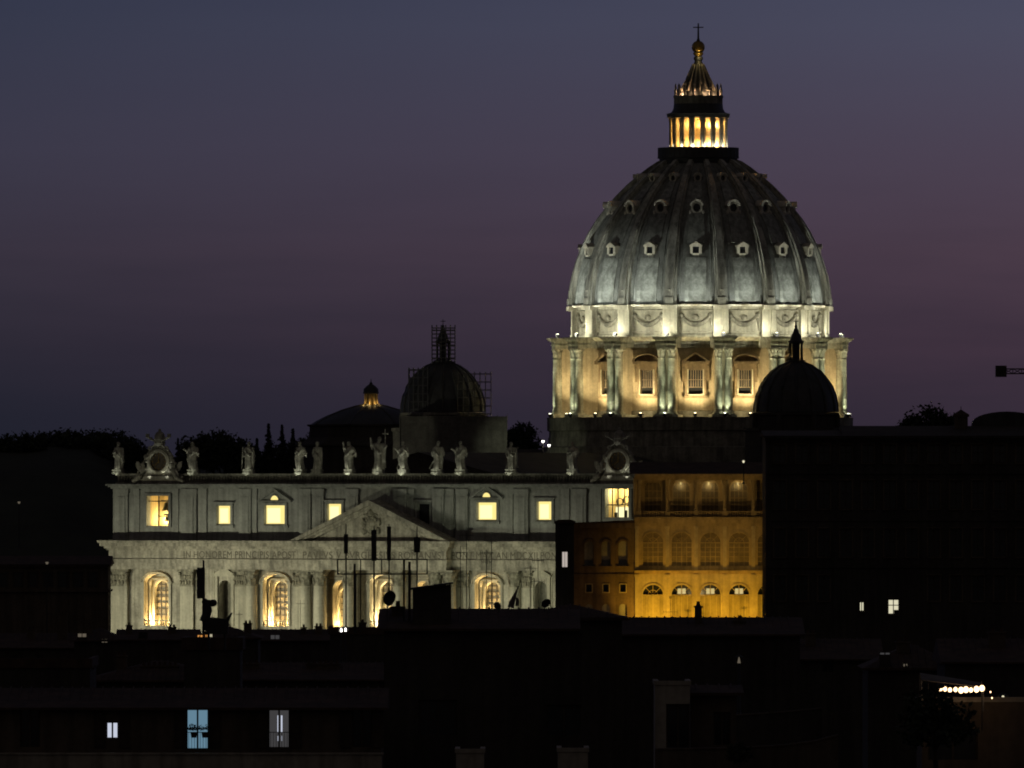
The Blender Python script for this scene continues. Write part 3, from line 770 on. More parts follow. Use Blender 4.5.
# floodlights of the drum, fittings with their lamps, plus added lights that have none
def fitting(mat):
    r_ = empty('floodlight', (0, 0, 0), 0); m = M('black_metal'); m.box(-.2, .2, -.2, .2, 0, .3); m.prism([(-.3, .2), (.3, .35), (.3, .75), (-.3, .75)], -.35, .35, 'x'); m.build('housing', r_)
    m = M(mat); m.lathe([(0, .86), (.2, .82), (.27, .74), (.25, .72)], 10); m.build('lens', r_); return r_
fc = fitting('lens_cool'); fw = fitting('lens_warm')
tag(fc, 'small glowing floodlight at the foot of a lit drum column', 'floodlight', 'floodlights at the foot of the drum columns')
tag(fw, 'small glowing floodlight below a pedimented drum window', 'floodlight', 'floodlights under the drum windows')
first = {0: fc, 1: fw, 2: None}
fr = copy_tree(fc, (0, 0, 0), 0, 'small glowing floodlight on the ledge that lights a garlanded ring of stone'); fr['group'] = 'floodlights on the ledge below the garlands'
first[2] = fr; used = {0: 0, 1: 0, 2: 0}
def put(kind, loc, rz):
    if not used[kind]: used[kind] = 1; first[kind].location = loc; first[kind].rotation_euler = (0,0,rz)
    else: copy_tree(first[kind], loc, rz)
for k, ph in enumerate(PH):
    rel = ((ph + PI) % (2*PI)) - PI
    a = a_cam + ph; bay = a + R(11.25)
    pt = lambda r, ang, z: W(r*math.cos(ang), DV + r*math.sin(ang), z)
    if abs(rel) < R(100):
        p = pt(30.15, a, zP1+.02); put(0, p, ph + RZ - TH)
        spot(pt(30.5, a, zP1+.7), pt(29.0, a, zP1+6), 1500, COOL, 95, .6, .1); spot(pt(30.45, a, zP1+.95), pt(29.3, a, zP1+12), 7000, COOL, 22, .6, .1); point(pt(30.2, a, zP1+.85), 50, COOL, .1)
        for s in (-1, 1): spot(pt(31.6, a+s*.05, zP1+1.0), pt(29.4, a+s*.036, ze0-1.0), 9000, (1, .97, .62), 17, .8, .1)  # spots added to brighten the capitals, without a fitting
        p = pt(28.6, a, ze1+.02); put(2, p, ph + RZ - TH)
        spot(pt(30.3, a-.03, ze1+.9), pt(25, a, ze1+3.2), 1900, (1, .98, .76), 160, .6, .4)
        spot(pt(28.0, a-.035, ze1+.7), pt(25, a-.03, ze1+2.4), 520, (1, .98, .78), 70, .9, .1)
        for o_, p_ in ((-.14, 5000), (.13, 3200)): spot(pt(30.4, bay+o_, ze1+1.0), pt(23.4, bay, dz(262)), p_*1.3, GREY, 40, .9, .3)
    relb = abs(((ph + R(11.25) + PI) % (2*PI)) - PI)
    if relb < R(100):
        p = pt(28.2, bay, zP1+.02); put(1, p, ph + R(11.25) + RZ - TH)
        spot(pt(29.6, bay, zP1+.9), pt(24.4, bay, zP1+10.5), 8200, TAN, 108, .9, .2); point(pt(27.4, bay, zP1+1.3), 210, TAN, .2)  # the point light is added as fill at the wall foot
# ---------------- the two minor domes (same distance in front of the drum)
lo_, hi_ = 10.0, 130.0
for _ in range(50):
    mv = (lo_+hi_)/2
    if U(443, mv) + U(796, mv) > 0: lo_ = mv      # moving back shifts both to the left of the axis
    else: hi_ = mv
MU = U(796, mv)
def zm(y, u): return ZC + (YH-y)/F*W(u, mv, 0).y
for sgn in (-1, 1):
    u = sgn*MU; s = F/W(u, mv, 0).y; z = lambda y: zm(y, u)
    m = M('plaster_dark' if sgn > 0 else 'dirty_stone')
    m.lathe([(9.9, 40), (9.9, z(432)), (10.2, z(431)), (10.2, z(428))], 8)
    m.lathe([(8.6, z(428)), (8.6, z(416)), (9.1, z(415)), (9.1, z(413)), (8.4, z(412.5))], 8, a0=R(22.5), a1=R(382.5))
    for k in range(8):
        a = R(22.5+45*k); m.tube([(8.7*math.cos(a), 8.7*math.sin(a), z(428)), (8.7*math.cos(a), 8.7*math.sin(a), z(415))], .5, 8)
    md = m.build('minor_dome', bas, (u, mv, 0), RZ)
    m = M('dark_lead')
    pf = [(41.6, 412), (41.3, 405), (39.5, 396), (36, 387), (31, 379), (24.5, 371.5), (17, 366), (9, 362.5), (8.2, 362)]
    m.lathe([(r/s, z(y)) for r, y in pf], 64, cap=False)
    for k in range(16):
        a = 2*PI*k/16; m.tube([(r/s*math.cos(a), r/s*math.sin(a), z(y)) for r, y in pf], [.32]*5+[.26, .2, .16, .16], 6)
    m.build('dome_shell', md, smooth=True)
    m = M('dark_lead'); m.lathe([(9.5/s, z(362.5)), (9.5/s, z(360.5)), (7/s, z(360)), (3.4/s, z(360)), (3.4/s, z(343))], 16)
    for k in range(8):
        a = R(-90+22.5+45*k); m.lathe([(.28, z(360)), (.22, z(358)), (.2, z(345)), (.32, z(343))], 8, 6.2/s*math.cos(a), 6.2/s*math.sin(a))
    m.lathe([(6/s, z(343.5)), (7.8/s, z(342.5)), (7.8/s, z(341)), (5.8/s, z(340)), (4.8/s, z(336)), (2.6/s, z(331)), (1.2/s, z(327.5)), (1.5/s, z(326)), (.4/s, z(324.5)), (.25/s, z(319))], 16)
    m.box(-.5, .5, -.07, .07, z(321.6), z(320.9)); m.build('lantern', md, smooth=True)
# scaffolding round the left one
u = -MU; wl = W(u, mv, 0); s = F/wl.y; z = lambda y: zm(y, u)
scf = empty('scaffold', (wl.x, wl.y, z(445)), 0, 'dark pole scaffold caging the unlit minor dome left of the great dome', 'scaffold')
z0_ = z(445)
def cage(x0, x1, y0, y1, zb, zt, nx, ny, levels, pr=.1):
    m = M('grey_metal')
    xs = [x0+(x1-x0)*i/nx for i in range(nx+1)]; ys = [y0+(y1-y0)*i/ny for i in range(ny+1)]
    for i, x in enumerate(xs):
        for j, y in enumerate(ys):
            if 0 < i < nx and 0 < j < ny: continue
            m.tube([(x, y, zb), (x, y, zt)], pr, 5)
    for zz in levels:
        for y in (y0, y1): m.tube([(x0, y, zz), (x1, y, zz)], pr*.8, 5)
        for x in (x0, x1): m.tube([(x, y0, zz), (x, y1, zz)], pr*.8, 5)
    return m
rz_ = lambda y: z(y)-z0_
cage(-11/s, 12/s, -11/s, 11/s, rz_(372), rz_(325), 5, 5, [rz_(y) for y in (328, 330.5, 334, 338, 342, 346, 350, 354, 358, 362, 366)]).build('lantern_cage', scf)
cage(-34/s, -15/s, -8, 8, rz_(416), rz_(368), 4, 6, [rz_(y) for y in (370, 378, 386, 394, 402, 410)]).build('side_cage', scf)
cage(15/s, 48/s, -9, 9, rz_(416), rz_(372), 6, 6, [rz_(y) for y in (374, 382, 390, 398, 406, 414)], .07).build('side_cage', scf)
m = M('shutter_wood')
for y in (330, 345, 359): m.box(-11/s, 12/s, -11/s, -7/s, rz_(y)-.05, rz_(y)+.05); m.box(-11/s, 12/s, 7/s, 11/s, rz_(y)-.05, rz_(y)+.05)
for y in (374, 398): m.box(15/s, 48/s, -9, -7.6, rz_(y)-.05, rz_(y)+.05)
m.build('deck_boards', scf)
# sheeted base of that dome: pale hoarding
hw = W(U(454, mv-12), mv-12, 0)
hd = empty('hoarding', (hw.x, hw.y, 44), 0, 'pale grey sheeted hoarding wrapped round the base of the scaffolded dome', 'hoarding')
sh = F/hw.y; m = M('scaffold_net'); x0, x1 = (400-454)/sh, (507-454)/sh; zt = ZC+(YH-416)/sh-44
m.box(x0, x0+.15, 0, 9, 0, zt-.4)
nx = 22
for i in range(nx):
    xa, xb = x0+(x1-x0)*i/nx, x0+(x1-x0)*(i+1)/nx; yy = .05*math.sin(i*2.1); m.box(xa, xb, yy, yy+.14, 0, zt-.25*abs(math.sin(i*1.3))*.4)
m.box(x1-.15, x1, .2, 9, 0, zt-.2); m.build('sheeting', hd)
m = M('grey_metal')
for i in range(12): x = x0+(x1-x0)*i/11; m.tube([(x, .4, 0), (x, .4, zt+.3)], .07, 5)
for zz in (1.5, 3.5, zt-.5): m.tube([(x0, .4, zz), (x1, .4, zz)], .06, 5)
m.build('pole_frame', hd)

# ================================================================== statues on the parapet
def statue(seed, al, ar, lean=0., prop=None, turn=0.):
    rn = random.Random(seed); m = M('statue_stone'); n = 28; P = []; Fs = []
    prof_ = [(0, .98, .78), (.35, 1.0, .8), (1.2, .9, .7), (2.0, .86, .64), (2.75, .84, .62), (3.3, .74, .54), (3.8, .86, .56), (4.25, .92, .5), (4.5, .66, .42), (4.65, .3, .28), (4.85, .25, .25)]
    ph = rn.random()*6
    for j, (z, rx, ry) in enumerate(prof_):
        cx = lean*math.sin(z*1.1)*.35; f = max(0, 1-z/4.3)
        for i in range(n):
            a = 2*PI*i/n; k = 1 + f*(.09*math.sin(7*a+ph+z*.6) + .06*math.sin(11*a-ph*2+z))
            if 1.0 < z < 4: k += .14*max(0, math.cos(a - (1.2+z*.5)*(1 if seed % 2 else -1)))
            P.append((cx+rx*k*math.cos(a), ry*k*math.sin(a), z))
    for j in range(len(prof_)-1):
        for i in range(n): Fs.append((j*n+i, j*n+(i+1)%n, (j+1)*n+(i+1)%n, (j+1)*n+i))
    Fs.append(tuple(range(n-1,-1,-1))); Fs.append(tuple((len(prof_)-1)*n+i for i in range(n))); m.add(P, Fs)
    hx = lean*.25 + turn*.05
    m.ball((hx, -.06, 5.2), (.35, .39, .46), 16); m.ball((hx+turn*.1, -.1, 5.38), (.38, .38, .34), 14)   # head, hair
    m.ball((hx+turn*.2, -.4, 5.2), (.08, .12, .1), 8); m.ball((hx+turn*.15, -.3, 4.92), (.22, .2, .3), 10)  # nose, beard
    for s, pose in ((-1, al), (1, ar)):
        sh_ = Vector((s*.8+hx*.6, 0, 4.3)); el, hd_ = Vector(pose[0]), Vector(pose[1]); el.x *= s; hd_.x *= s
        m.tube([sh_ - Vector((s*.25, 0, .05)), sh_, (sh_+el)/2 + Vector((0, .03, -.05)), el, (el+hd_)/2, hd_], [.34, .36, .31, .26, .2, .15], 10)
        m.ball(tuple(hd_), (.17, .17, .22), 8); m.tube([el, el+Vector((0, .1, -.9))], [.3, .1], 8)             # sleeve
    # cloak over the back and one side
    sd = 1 if seed % 2 else -1
    m.tube([(sd*.7, .1, 4.3), (sd*.95, .0, 3.2), (sd*1.05, -.1, 2.2), (sd*.9, -.05, .9), (sd*.8, 0, .2)], [.3, .38, .36, .32, .3], 10)
    m.tube([(-sd*.5, -.45, 3.9), (0, -.62, 3.2), (sd*.6, -.55, 2.7)], [.2, .26, .24], 8)
    if prop == 'cross':
        m.tube([(1.45, -.25, .2), (1.35, -.2, 7.0)], .11, 8); m.tube([(.75, -.2, 6.2), (1.95, -.2, 6.2)], .11, 8)
    if prop == 'staff': m.tube([(-1.5, -.3, .1), (-1.25, -.35, 4.6)], .1, 8)
    if prop == 'slant': m.tube([(-1.7, -.3, .1), (.6, -.5, 3.6)], .12, 8)
    if prop == 'book': m.box(.5, 1.1, -.95, -.75, 2.9, 3.6)
    if prop == 'saltire':
        m.tube([(-1.3, .5, .3), (1.3, .5, 4.6)], .17, 8); m.tube([(1.3, .5, .3), (-1.3, .5, 4.6)], .17, 8)
    o = m.build('body', mat='statue_stone')
    md_ = o.modifiers.new('r', 'REMESH'); md_.mode = 'VOXEL'; md_.voxel_size = .055
    dg = bpy.context.evaluated_depsgraph_get(); me = bpy.data.meshes.new_from_object(o.evaluated_get(dg)); bpy.data.objects.remove(o)
    me.polygons.foreach_set('use_smooth', [True]*len(me.polygons)); me.materials.clear(); me.materials.append(MAT['statue_stone'])
    return me
DN = ((1.05, .05, 3.3), (.8, -.45, 2.5)); FOLD = ((1.1, -.1, 3.4), (.2, -.75, 3.6)); UP = ((1.35, -.2, 4.3), (1.5, -.35, 5.4)); OUT = ((1.3, -.2, 3.7), (1.9, -.6, 4.1)); HIP = ((1.35, .1, 3.3), (.9, -.3, 2.7)); CH = ((1.05, -.1, 3.35), (.35, -.7, 4.2))
stat = [
 (118.5, 1, FOLD, DN, .5, 'book', 31, 'worn stone saint standing alone left of the left clock'),
 (193.5, 2, OUT, FOLD, -.4, None, 31, 'stone saint with one arm out, just right of the left clock'),
 (249, 3, HIP, CH, .3, 'staff', 31, 'stone saint with a staff, alone between left clock and a close pair of saints'),
 (300.5, 4, FOLD, HIP, -.5, None, 31, 'left one of two stone saints standing close together left of the pediment'),
 (317.5, 5, CH, DN, .2, None, 31, 'right one of two stone saints standing close together, slim and dim'),
 (350, 6, UP, HIP, -.6, None, 31, 'stone saint raising an arm, directly left of the taller central Christ'),
 (379, 7, UP, OUT, .4, 'cross', 36, 'taller central stone Christ on the parapet holding a thin cross'),
 (404, 8, OUT, CH, -.4, 'slant', 31, 'bright stone saint with slanted staff, directly right of the taller central Christ'),
 (437.5, 9, FOLD, HIP, .6, 'slant', 31, 'stone saint with stooping head and slanted pole, left of the saint with an outstretched arm'),
 (461.5, 10, OUT, DN, -.5, None, 31, 'stone saint stretching one arm out to the left, right half of the parapet'),
 (511.5, 11, DN, FOLD, .3, 'saltire', 30, 'dim stone saint in front of a diagonal cross, before a dark tree'),
 (573, 12, FOLD, DN, -.3, 'book', 30, 'stone saint with a book, beside the right clock'),
]
for px_, sd, al, ar, ln, prop, hp, lab in stat:
    u = U(px_, .6); zb = ZF(473.5)
    st = empty('statue', W(u, .6, zb), -TH + R(random.uniform(-12, 12)), lab, 'statue', 'statues along the parapet')
    me = statue(sd, al, ar, ln, prop, random.uniform(-1, 1)); sc_ = hp/31*.93
    o = bpy.data.objects.new('body', me); COL.objects.link(o); o.parent = st; o.location = (0, 0, .8); o.scale = (sc_,)*3
    m = M('dirty_stone'); m.box(-1.15, 1.15, -.75, .6, .005, .25); m.box(-1.0, 1.0, -.65, .55, .25, .6); m.box(-1.1, 1.1, -.72, .6, .6, .82); m.build('pedestal', st)
    if px_ in (511.5, 573, 118.5, 193.5, 249, 300.5, 350, 379, 404, 437.5, 461.5): spot(W(u-.5, -1.0, Z_ATT1+.25), W(u, .4, zb+3.6), {404: 900, 300.5: 700, 350: 700}.get(px_, 380), (.95, 1, .8), 52, .6, .1)

# ================================================================== the two clocks
def clock(px_, ytop, lab):
    u = U(px_, .2); zb = Z_ATT1+.02; s = F/W(u, .2, 0).y
    c = empty('clock', W(u, .2, zb), -TH, lab, 'clock', 'clocks at the ends of the parapet')
    for q in (-2.2, 2.2): spot(W(u+q, -1.0, Z_ATT1+.3), W(u+q*.4, 0, zb+5.5), 230, (.96, 1, .84), 60, .8, .1)  # unseen spots added to brighten the clock
    H = 4.25                                              # centre of the dial above the base
    m = M('statue_stone')
    m.prism([(-5.3, 0), (5.3, 0), (5.1, .5), (3.6, 1.0), (2.9, 2.2), (2.6, H-.5), (2.5, H+1.2), (1.6, H+2.5), (0, H+2.9), (-1.6, H+2.5), (-2.5, H+1.2), (-2.6, H-.5), (-2.9, 2.2), (-3.6, 1.0), (-5.1, .5)], -.2, .8)
    for q in (-1, 1):
        m.tube([(q*2.9, -.3, H+.6), (q*3.5, -.3, H-.4), (q*3.1, -.3, 2.6), (q*3.9, -.3, 1.4), (q*4.9, -.3, 1.1)], [.25, .4, .42, .45, .3], 8)
        m.ball((q*2.8, -.3, H+.9), (.5, .4, .5), 8); m.ball((q*4.9, -.3, 1.2), (.45, .4, .45), 8)
    for k in range(18):
        a = PI*k/17; m.ball((2.75*math.cos(a), -.25, H+2.75*math.sin(a)), (.3, .25, .28), 6)
    m.box(-3.2, 3.2, -.55, .5, .9, 1.5); m.build('frame', c)
    m = M('travertine_smooth'); m.arch(0, H, 2.35, 1.75, -.62, -.1, 32, 0, 2*PI); m.arch(0, H, 2.05, 1.9, -.75, -.62, 32, 0, 2*PI); m.build('ring', c)
    m = M('plaster_brown'); m.prism([(1.74*math.cos(2*PI*k/32), H+1.74*math.sin(2*PI*k/32)) for k in range(32)], -.3, -.2)
    m.mat('gilt_bronze')
    for k in range(12):
        a = 2*PI*k/12; m.box(1.4*math.cos(a)-.09, 1.4*math.cos(a)+.09, -.36, -.31, H+1.4*math.sin(a)-.13, H+1.4*math.sin(a)+.13)
    d = m.build('dial', c)
    m = M('gilt_bronze'); m.prism([(-.09, H-.3), (.09, H-.3), (.03, H+1.3), (-.03, H+1.3)], -.42, -.38); m.build('hand', d)
    m = M('gilt_bronze'); m.prism([(.2, H+.1), (-.25, H-.15), (-.75, H-.62), (-.68, H-.7)], -.47, -.44); m.build('hand', d)
    m = M('statue_stone')                                # papal tiara over crossed keys
    zt = H+2.9
    m.lathe([(.8, zt+.0), (1.05, zt+.4), (1.15, zt+.7), (1.0, zt+.8), (1.15, zt+1.4), (1.0, zt+1.5), (1.0, zt+2.1), (.7, zt+2.6), (.25, zt+2.9), (.3, zt+3.2), (0, zt+3.4)], 14, 0, .1)
    m.build('tiara', c, smooth=True)
    m = M('statue_stone')
    for q in (-1, 1):
        m.tube([(q*2.5, -.5, zt+1.9), (-q*1.5, -.5, zt-.2)], .22, 6); m.arch(-q*1.7, zt-.4, .5, .22, -.6, -.3, 10, 0, 2*PI)
        m.box(min(q*2.7, q*2.0), max(q*2.7, q*2.0), -.6, -.3, zt+1.7, zt+2.4); m.box(min(q*1.4, q*1.8), max(q*1.4, q*1.8), -.6, -.3, zt+1.2, zt+1.75)
    m.build('crossed_keys', c)
    for q in (-1, 1):                                    # reclining angels
        m = M('statue_stone'); x = lambda t: q*t
        m.tube([(x(5.6), -.6, .5), (x(4.6), -.7, .9), (x(3.9), -.7, 1.5), (x(3.5), -.6, 2.4), (x(3.3), -.55, 3.1)], [.28, .42, .5, .48, .25], 10)
        m.ball((x(3.25), -.6, 3.65), (.33, .34, .4), 10); m.tube([(x(3.4), -.6, 3.0), (x(2.8), -.9, 2.6), (x(2.4), -.8, 3.1)], [.22, .18, .12], 8)
        m.tube([(x(3.6), -.6, 2.9), (x(4.3), -.7, 2.3), (x(4.6), -.8, 1.6)], [.22, .18, .12], 8)
        m.prism([(x(3.5), 2.6), (x(4.3), 4.2), (x(5.0), 4.3), (x(5.0), 3.3), (x(4.4), 2.4)], -.3, -.05)
        o = m.build('angel', c); md_ = o.modifiers.new('r', 'REMESH'); md_.mode = 'VOXEL'; md_.voxel_size = .1
        dg = bpy.context.evaluated_depsgraph_get(); me = bpy.data.meshes.new_from_object(o.evaluated_get(dg)); o.modifiers.clear(); o.data = me
        me.polygons.foreach_set('use_smooth', [True]*len(me.polygons))
clock(159.5, 434, 'ornate stone clock at the left end of the parapet under crossed keys and tiara')
clock(619, 422, 'ornate stone clock at the right end of the parapet, above the tall lit window')
# bells hanging in the left opening
u = U(158, 0); zb = ZF(526); s = F/OY
def bell(u_, v, ztop, r, lab):
    e = empty('bell', W(u_, v, ztop), -TH, lab, 'bell', 'bells in the left end opening')
    m = M('bell_bronze'); m.lathe([(r, -1.85*r), (1.02*r, -1.8*r), (.82*r, -1.5*r), (.62*r, -.9*r), (.55*r, -.45*r), (.4*r, -.2*r), (0, -.12*r)], 20, cap=False); m.lathe([(r*.9, -1.84*r), (.7*r, -1.4*r), (.4*r, -.4*r), (0, -.3*r)], 16, cap=False); m.build('bell_body', e, smooth=True)
    m = M('bell_bronze'); m.ball((0, 0, -1.8*r), r*.17, 8); m.tube([(0, 0, -.3*r), (0, 0, -1.8*r)], r*.06, 6); m.build('clapper', e)
    m = M('black_metal'); m.box(-1.25*r, 1.25*r, -.18, .18, -.05, .25); m.tube([(0, 0, -.2*r), (0, 0, 0)], .12, 6); m.build('yoke', e)
bell(u+.85, 1.9, zb+4.6, .95, 'large dark bell hanging in the lit opening under the left clock')
bell(u+1.0, 2.0, zb+2.0, .62, 'small dark bell hanging low in the lit opening under the left clock')

# ================================================================== sacristy with lit lantern
YS = 2300.0; s = F/YS; sx0 = PX(371, YS); z = lambda y: PZ(y, YS)
sac = empty('sacristy', (sx0, YS, 0), R(-20), 'low dark domed building with a small lit lantern, left of the scaffolded dome', 'church')
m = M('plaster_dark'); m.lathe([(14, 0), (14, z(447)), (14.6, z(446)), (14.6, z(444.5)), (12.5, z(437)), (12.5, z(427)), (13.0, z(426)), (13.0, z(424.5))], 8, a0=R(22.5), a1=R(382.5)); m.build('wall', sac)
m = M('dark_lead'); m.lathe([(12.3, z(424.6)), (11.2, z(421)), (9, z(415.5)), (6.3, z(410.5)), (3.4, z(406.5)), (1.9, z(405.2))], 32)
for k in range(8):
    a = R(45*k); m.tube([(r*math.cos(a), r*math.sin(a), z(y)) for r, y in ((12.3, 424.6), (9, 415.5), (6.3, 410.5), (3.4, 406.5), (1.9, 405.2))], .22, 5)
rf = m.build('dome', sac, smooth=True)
m = M('ochre_pale'); m.lathe([(1.75, z(405.2)), (1.75, z(403.8)), (.65, z(403.7)), (.65, z(393.5))], 12)
for k in range(8):
    a = R(45*k+10); m.lathe([(.2, z(404)), (.17, z(394))], 6, 1.25*math.cos(a), 1.25*math.sin(a))
m.mat('dark_lead'); m.lathe([(1.3, z(394)), (1.65, z(393.3)), (1.55, z(392)), (1.5, z(389)), (.9, z(386)), (.3, z(384)), (.35, z(383)), (.1, z(382)), (.06, z(379))], 16); m.build('lantern', sac, smooth=True)
for a in (-150, -100, -60, -20): point((sx0+1.75*math.cos(R(a)), YS+1.75*math.sin(R(a)), z(403.2)), 14, (1, .68, .25), .1)

# ================================================================== loggia palace lit by sodium lamps
YL = 2085.0; s = F/YL; z = lambda y: PZ(y, YL); X = lambda p: PX(p, YL)-PX(635, YL)
pal = empty('loggia_palace', (PX(635, YL), YL, 0), 0, 'ochre palace of three arcaded storeys under orange light', 'palace')
WR = X(790)
arcs = [X(p) for p in (653, 681.7, 710.4, 739.1, 767.8)]
aw_ = 3.75
m = M('ochre_pale')
m.wall(0, WR, 0, z(572), 0, 1.3, [(x, aw_, z(640), z(584.8), aw_/2) for x in arcs]); w1 = m.build('lower_arcade', pal)
m = M('ochre_plaster')
m.wall(0, WR, z(572), z(523), 0, 1.3, [(x, aw_, z(566), z(532.5), aw_/2) for x in arcs]); w2 = m.build('middle_arcade', pal)
for par, yb, yt, mt in ((w1, 640, 584.8, 'ochre_pale'), (w2, 566, 532.5, 'ochre_plaster')):
    g = M('glass_dark' if par is w1 else 'ochre_pane'); f = M(mt)
    for x in arcs:
        dp_ = 0 if par is w1 else -.62; g.box(x-aw_/2, x+aw_/2, .95+dp_, 1.05+dp_, z(yb), z(yt)); zs = z(yt)-aw_/2
        if par is w1: g.mat('ochre_infill').box(x-aw_/2, x+aw_/2, .55, .9, z(yb), zs-.15).mat('glass_dark')
        f.box(x-aw_/2, x+aw_/2, .45 if par is w1 else .22, .92, zs-.1, zs+.05)
        for a in (0, 45, 90, 135, 180):
            f.tube([(x, .88+dp_, zs), (x+aw_/2*math.cos(R(a)), .88+dp_, zs+aw_/2*math.sin(R(a)))], .05, 5)
        f.arch(x, zs, aw_/2*.5, aw_/2*.45, .85+dp_, .92+dp_, 10)
        if par is w2:
            for k in range(5): f.box(x-aw_/2+aw_*k/4-.06, x-aw_/2+aw_*k/4+.06, .26, .32, z(yb), zs-.15)
            for k in range(5): q = z(yb)+(zs-z(yb))*k/5; f.box(x-aw_/2, x+aw_/2, .27, .315, q-.05, q+.05)
        else:
            for k in (-.5, 0, .5): f.box(x+k*aw_*.6-.05, x+k*aw_*.6+.05, .48, .56, z(yb), zs-.2)
        f.arch(x, zs, aw_/2+.32, aw_/2, -.14, 0, 14)
    f.build('arch_frames', par); g.build('glazing', par)
g = M('lit_amber')
for x in arcs[1:]:
    for k in (-.42, .42): g.box(x+k-.33, x+k+.33, .82, .86, z(594), z(588.5))
g.build('lit_lunette_panes', w1)
m = M('ochre_pale')
for x in [0.35]+[(a+b_)/2 for a, b_ in zip(arcs, arcs[1:])]:
    m.box(x-.34, x+.34, -.22, 0, 0, z(574)); m.box(x-.45, x+.45, -.3, 0, z(577), z(574.5))
    m.box(x-.32, x+.32, -.2, 0, z(571), z(526)); m.box(x-.42, x+.42, -.28, 0, z(529), z(526.5))
m.build('pilasters', pal)
def cornice(m, y0, y1, pr, x0=0, x1=WR, yb=1.0):
    za_, zb_ = z(y0), z(y1); h = zb_-za_
    for a, c, p in ((0, .3, .25), (.3, .45, .5), (.45, .7, .6), (.7, 1, 1)): m.box(x0-.1, x1, -pr*p, yb, za_+a*h, za_+c*h)
m = M('ochre_plaster'); cornice(m, 574, 570.3, .55); cornice(m, 526, 517, .75); cornice(m, 480, 474, 1.0); m.build('cornices', pal)
# top loggia: columns, balustrade, back wall, real lamps inside
m = M('ochre_plaster'); m.box(0, WR, 3.6, 4.0, z(523), z(478)); m.box(0, WR, -.1, 4, z(480), z(478.5)); m.box(-.3, 0.25, 0, 4.0, z(523), z(478))
bw = m.build('top_loggia', pal)
m = M('ochre_plaster')
cx_ = [X(p) for p in (639, 667.3, 696, 724.7, 753.4, 768)]
for x in cx_:
    m.box(x-.42, x+.42, -.05, .75, z(517), z(511)); m.lathe([(.42, z(511)), (.33, z(509)), (.3, z(485)), (.45, z(482)), (.45, z(480))], 12, x, .35)
for a, b_ in zip(cx_, cx_[1:]):
    m.box(a+.42, b_-.42, .1, .5, z(512.2), z(511.2)); k = a+.7
    while k < b_-.6: m.lathe([(.1, z(517)), (.17, z(515)), (.08, z(512.2))], 6, k, .3); k += .42
m.box(0, WR, .9, 1.0, z(512), z(480)) if False else None
m.build('colonnade', bw)
g = M('ochre_pane'); f = M('ochre_plaster')
for i, x in enumerate([(a+b_)/2 for a, b_ in zip(cx_, cx_[1:])]):
    g.box(x-1.5, x+1.5, 3.5, 3.58, z(517), z(483)); f.arch(x, z(489), 1.75, 1.5, 3.4, 3.6, 12); 
    for q in (-1, 1): f.box(x+q*1.62-.12, x+q*1.62+.12, 3.4, 3.6, z(523), z(489))
    for k in range(1, 4): f.box(x-1.5+.75*k-.05, x-1.5+.75*k+.05, 3.42, 3.49, z(517), z(483))
    for q in (512, 505, 498, 491): f.box(x-1.5, x+1.5, 3.43, 3.495, z(q)-.05, z(q)+.05)
f.build('door_frames', bw); g.build('glass_doors', bw)
for p in (681, 709, 738): 
    point((PX(635, YL)+X(p), YL+2.9, z(485)), 40, (1, .88, .55), .2)
lm = M('lit_amber')
for p in (681, 709, 738): lm.lathe([(.12, z(482.4)), (.16, z(484.2)), (.04, z(484.6))], 8, X(p), 2.9)
lm.build('lamp_shades', bw)
m = M('terracotta'); m.prism([(-.9, z(474)+.02), (16, z(474)+.02), (7.5, z(462))], -.9, WR, 'x')
pr_ = m.build('roof', pal)
# wing to the left, its dimmer light put into darker plaster
m = M('ochre_shaded'); x0, x1 = X(573), -.02
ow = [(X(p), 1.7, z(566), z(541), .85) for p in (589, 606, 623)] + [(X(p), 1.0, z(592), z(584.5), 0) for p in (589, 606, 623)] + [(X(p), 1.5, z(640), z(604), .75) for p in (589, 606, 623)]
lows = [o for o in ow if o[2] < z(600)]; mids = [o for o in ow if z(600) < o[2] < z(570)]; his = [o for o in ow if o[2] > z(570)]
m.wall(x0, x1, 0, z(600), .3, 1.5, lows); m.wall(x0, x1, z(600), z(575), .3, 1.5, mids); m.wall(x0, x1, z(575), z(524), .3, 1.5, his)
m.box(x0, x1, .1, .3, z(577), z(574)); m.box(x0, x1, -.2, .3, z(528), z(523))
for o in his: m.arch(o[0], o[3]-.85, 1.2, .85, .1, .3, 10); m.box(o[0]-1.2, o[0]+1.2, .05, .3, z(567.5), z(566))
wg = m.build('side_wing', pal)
f = M('ochre_pale')
for p in (589, 606, 623):
    x = X(p)
    for q in (-1, 1): f.box(x+q*.62-.1, x+q*.62+.1, .15, .3, z(593), z(583.5))
    f.box(x-.52, x+.52, .15, .3, z(584.5), z(583.5)); f.box(x-.52, x+.52, .15, .3, z(593), z(592))
f.build('window_frame', wg)
g = M('plaster_pale')
for o in his+lows: g.box(o[0]-o[1]/2, o[0]+o[1]/2, 1.1, 1.2, o[2], o[3])
g.mat('glass_dark')
for o in mids: g.box(o[0]-o[1]/2, o[0]+o[1]/2, 1.1, 1.2, o[2], o[3])
g.build('window_pane', wg)
m = M('terracotta'); m.prism([(x0-.5, z(523)+.02), (x1, z(523)+.02), (x1, z(520))], -.4, 9); m.box(x0, x1, 9, 9.5, 0, z(523)); m.build('wing_roof', pal)
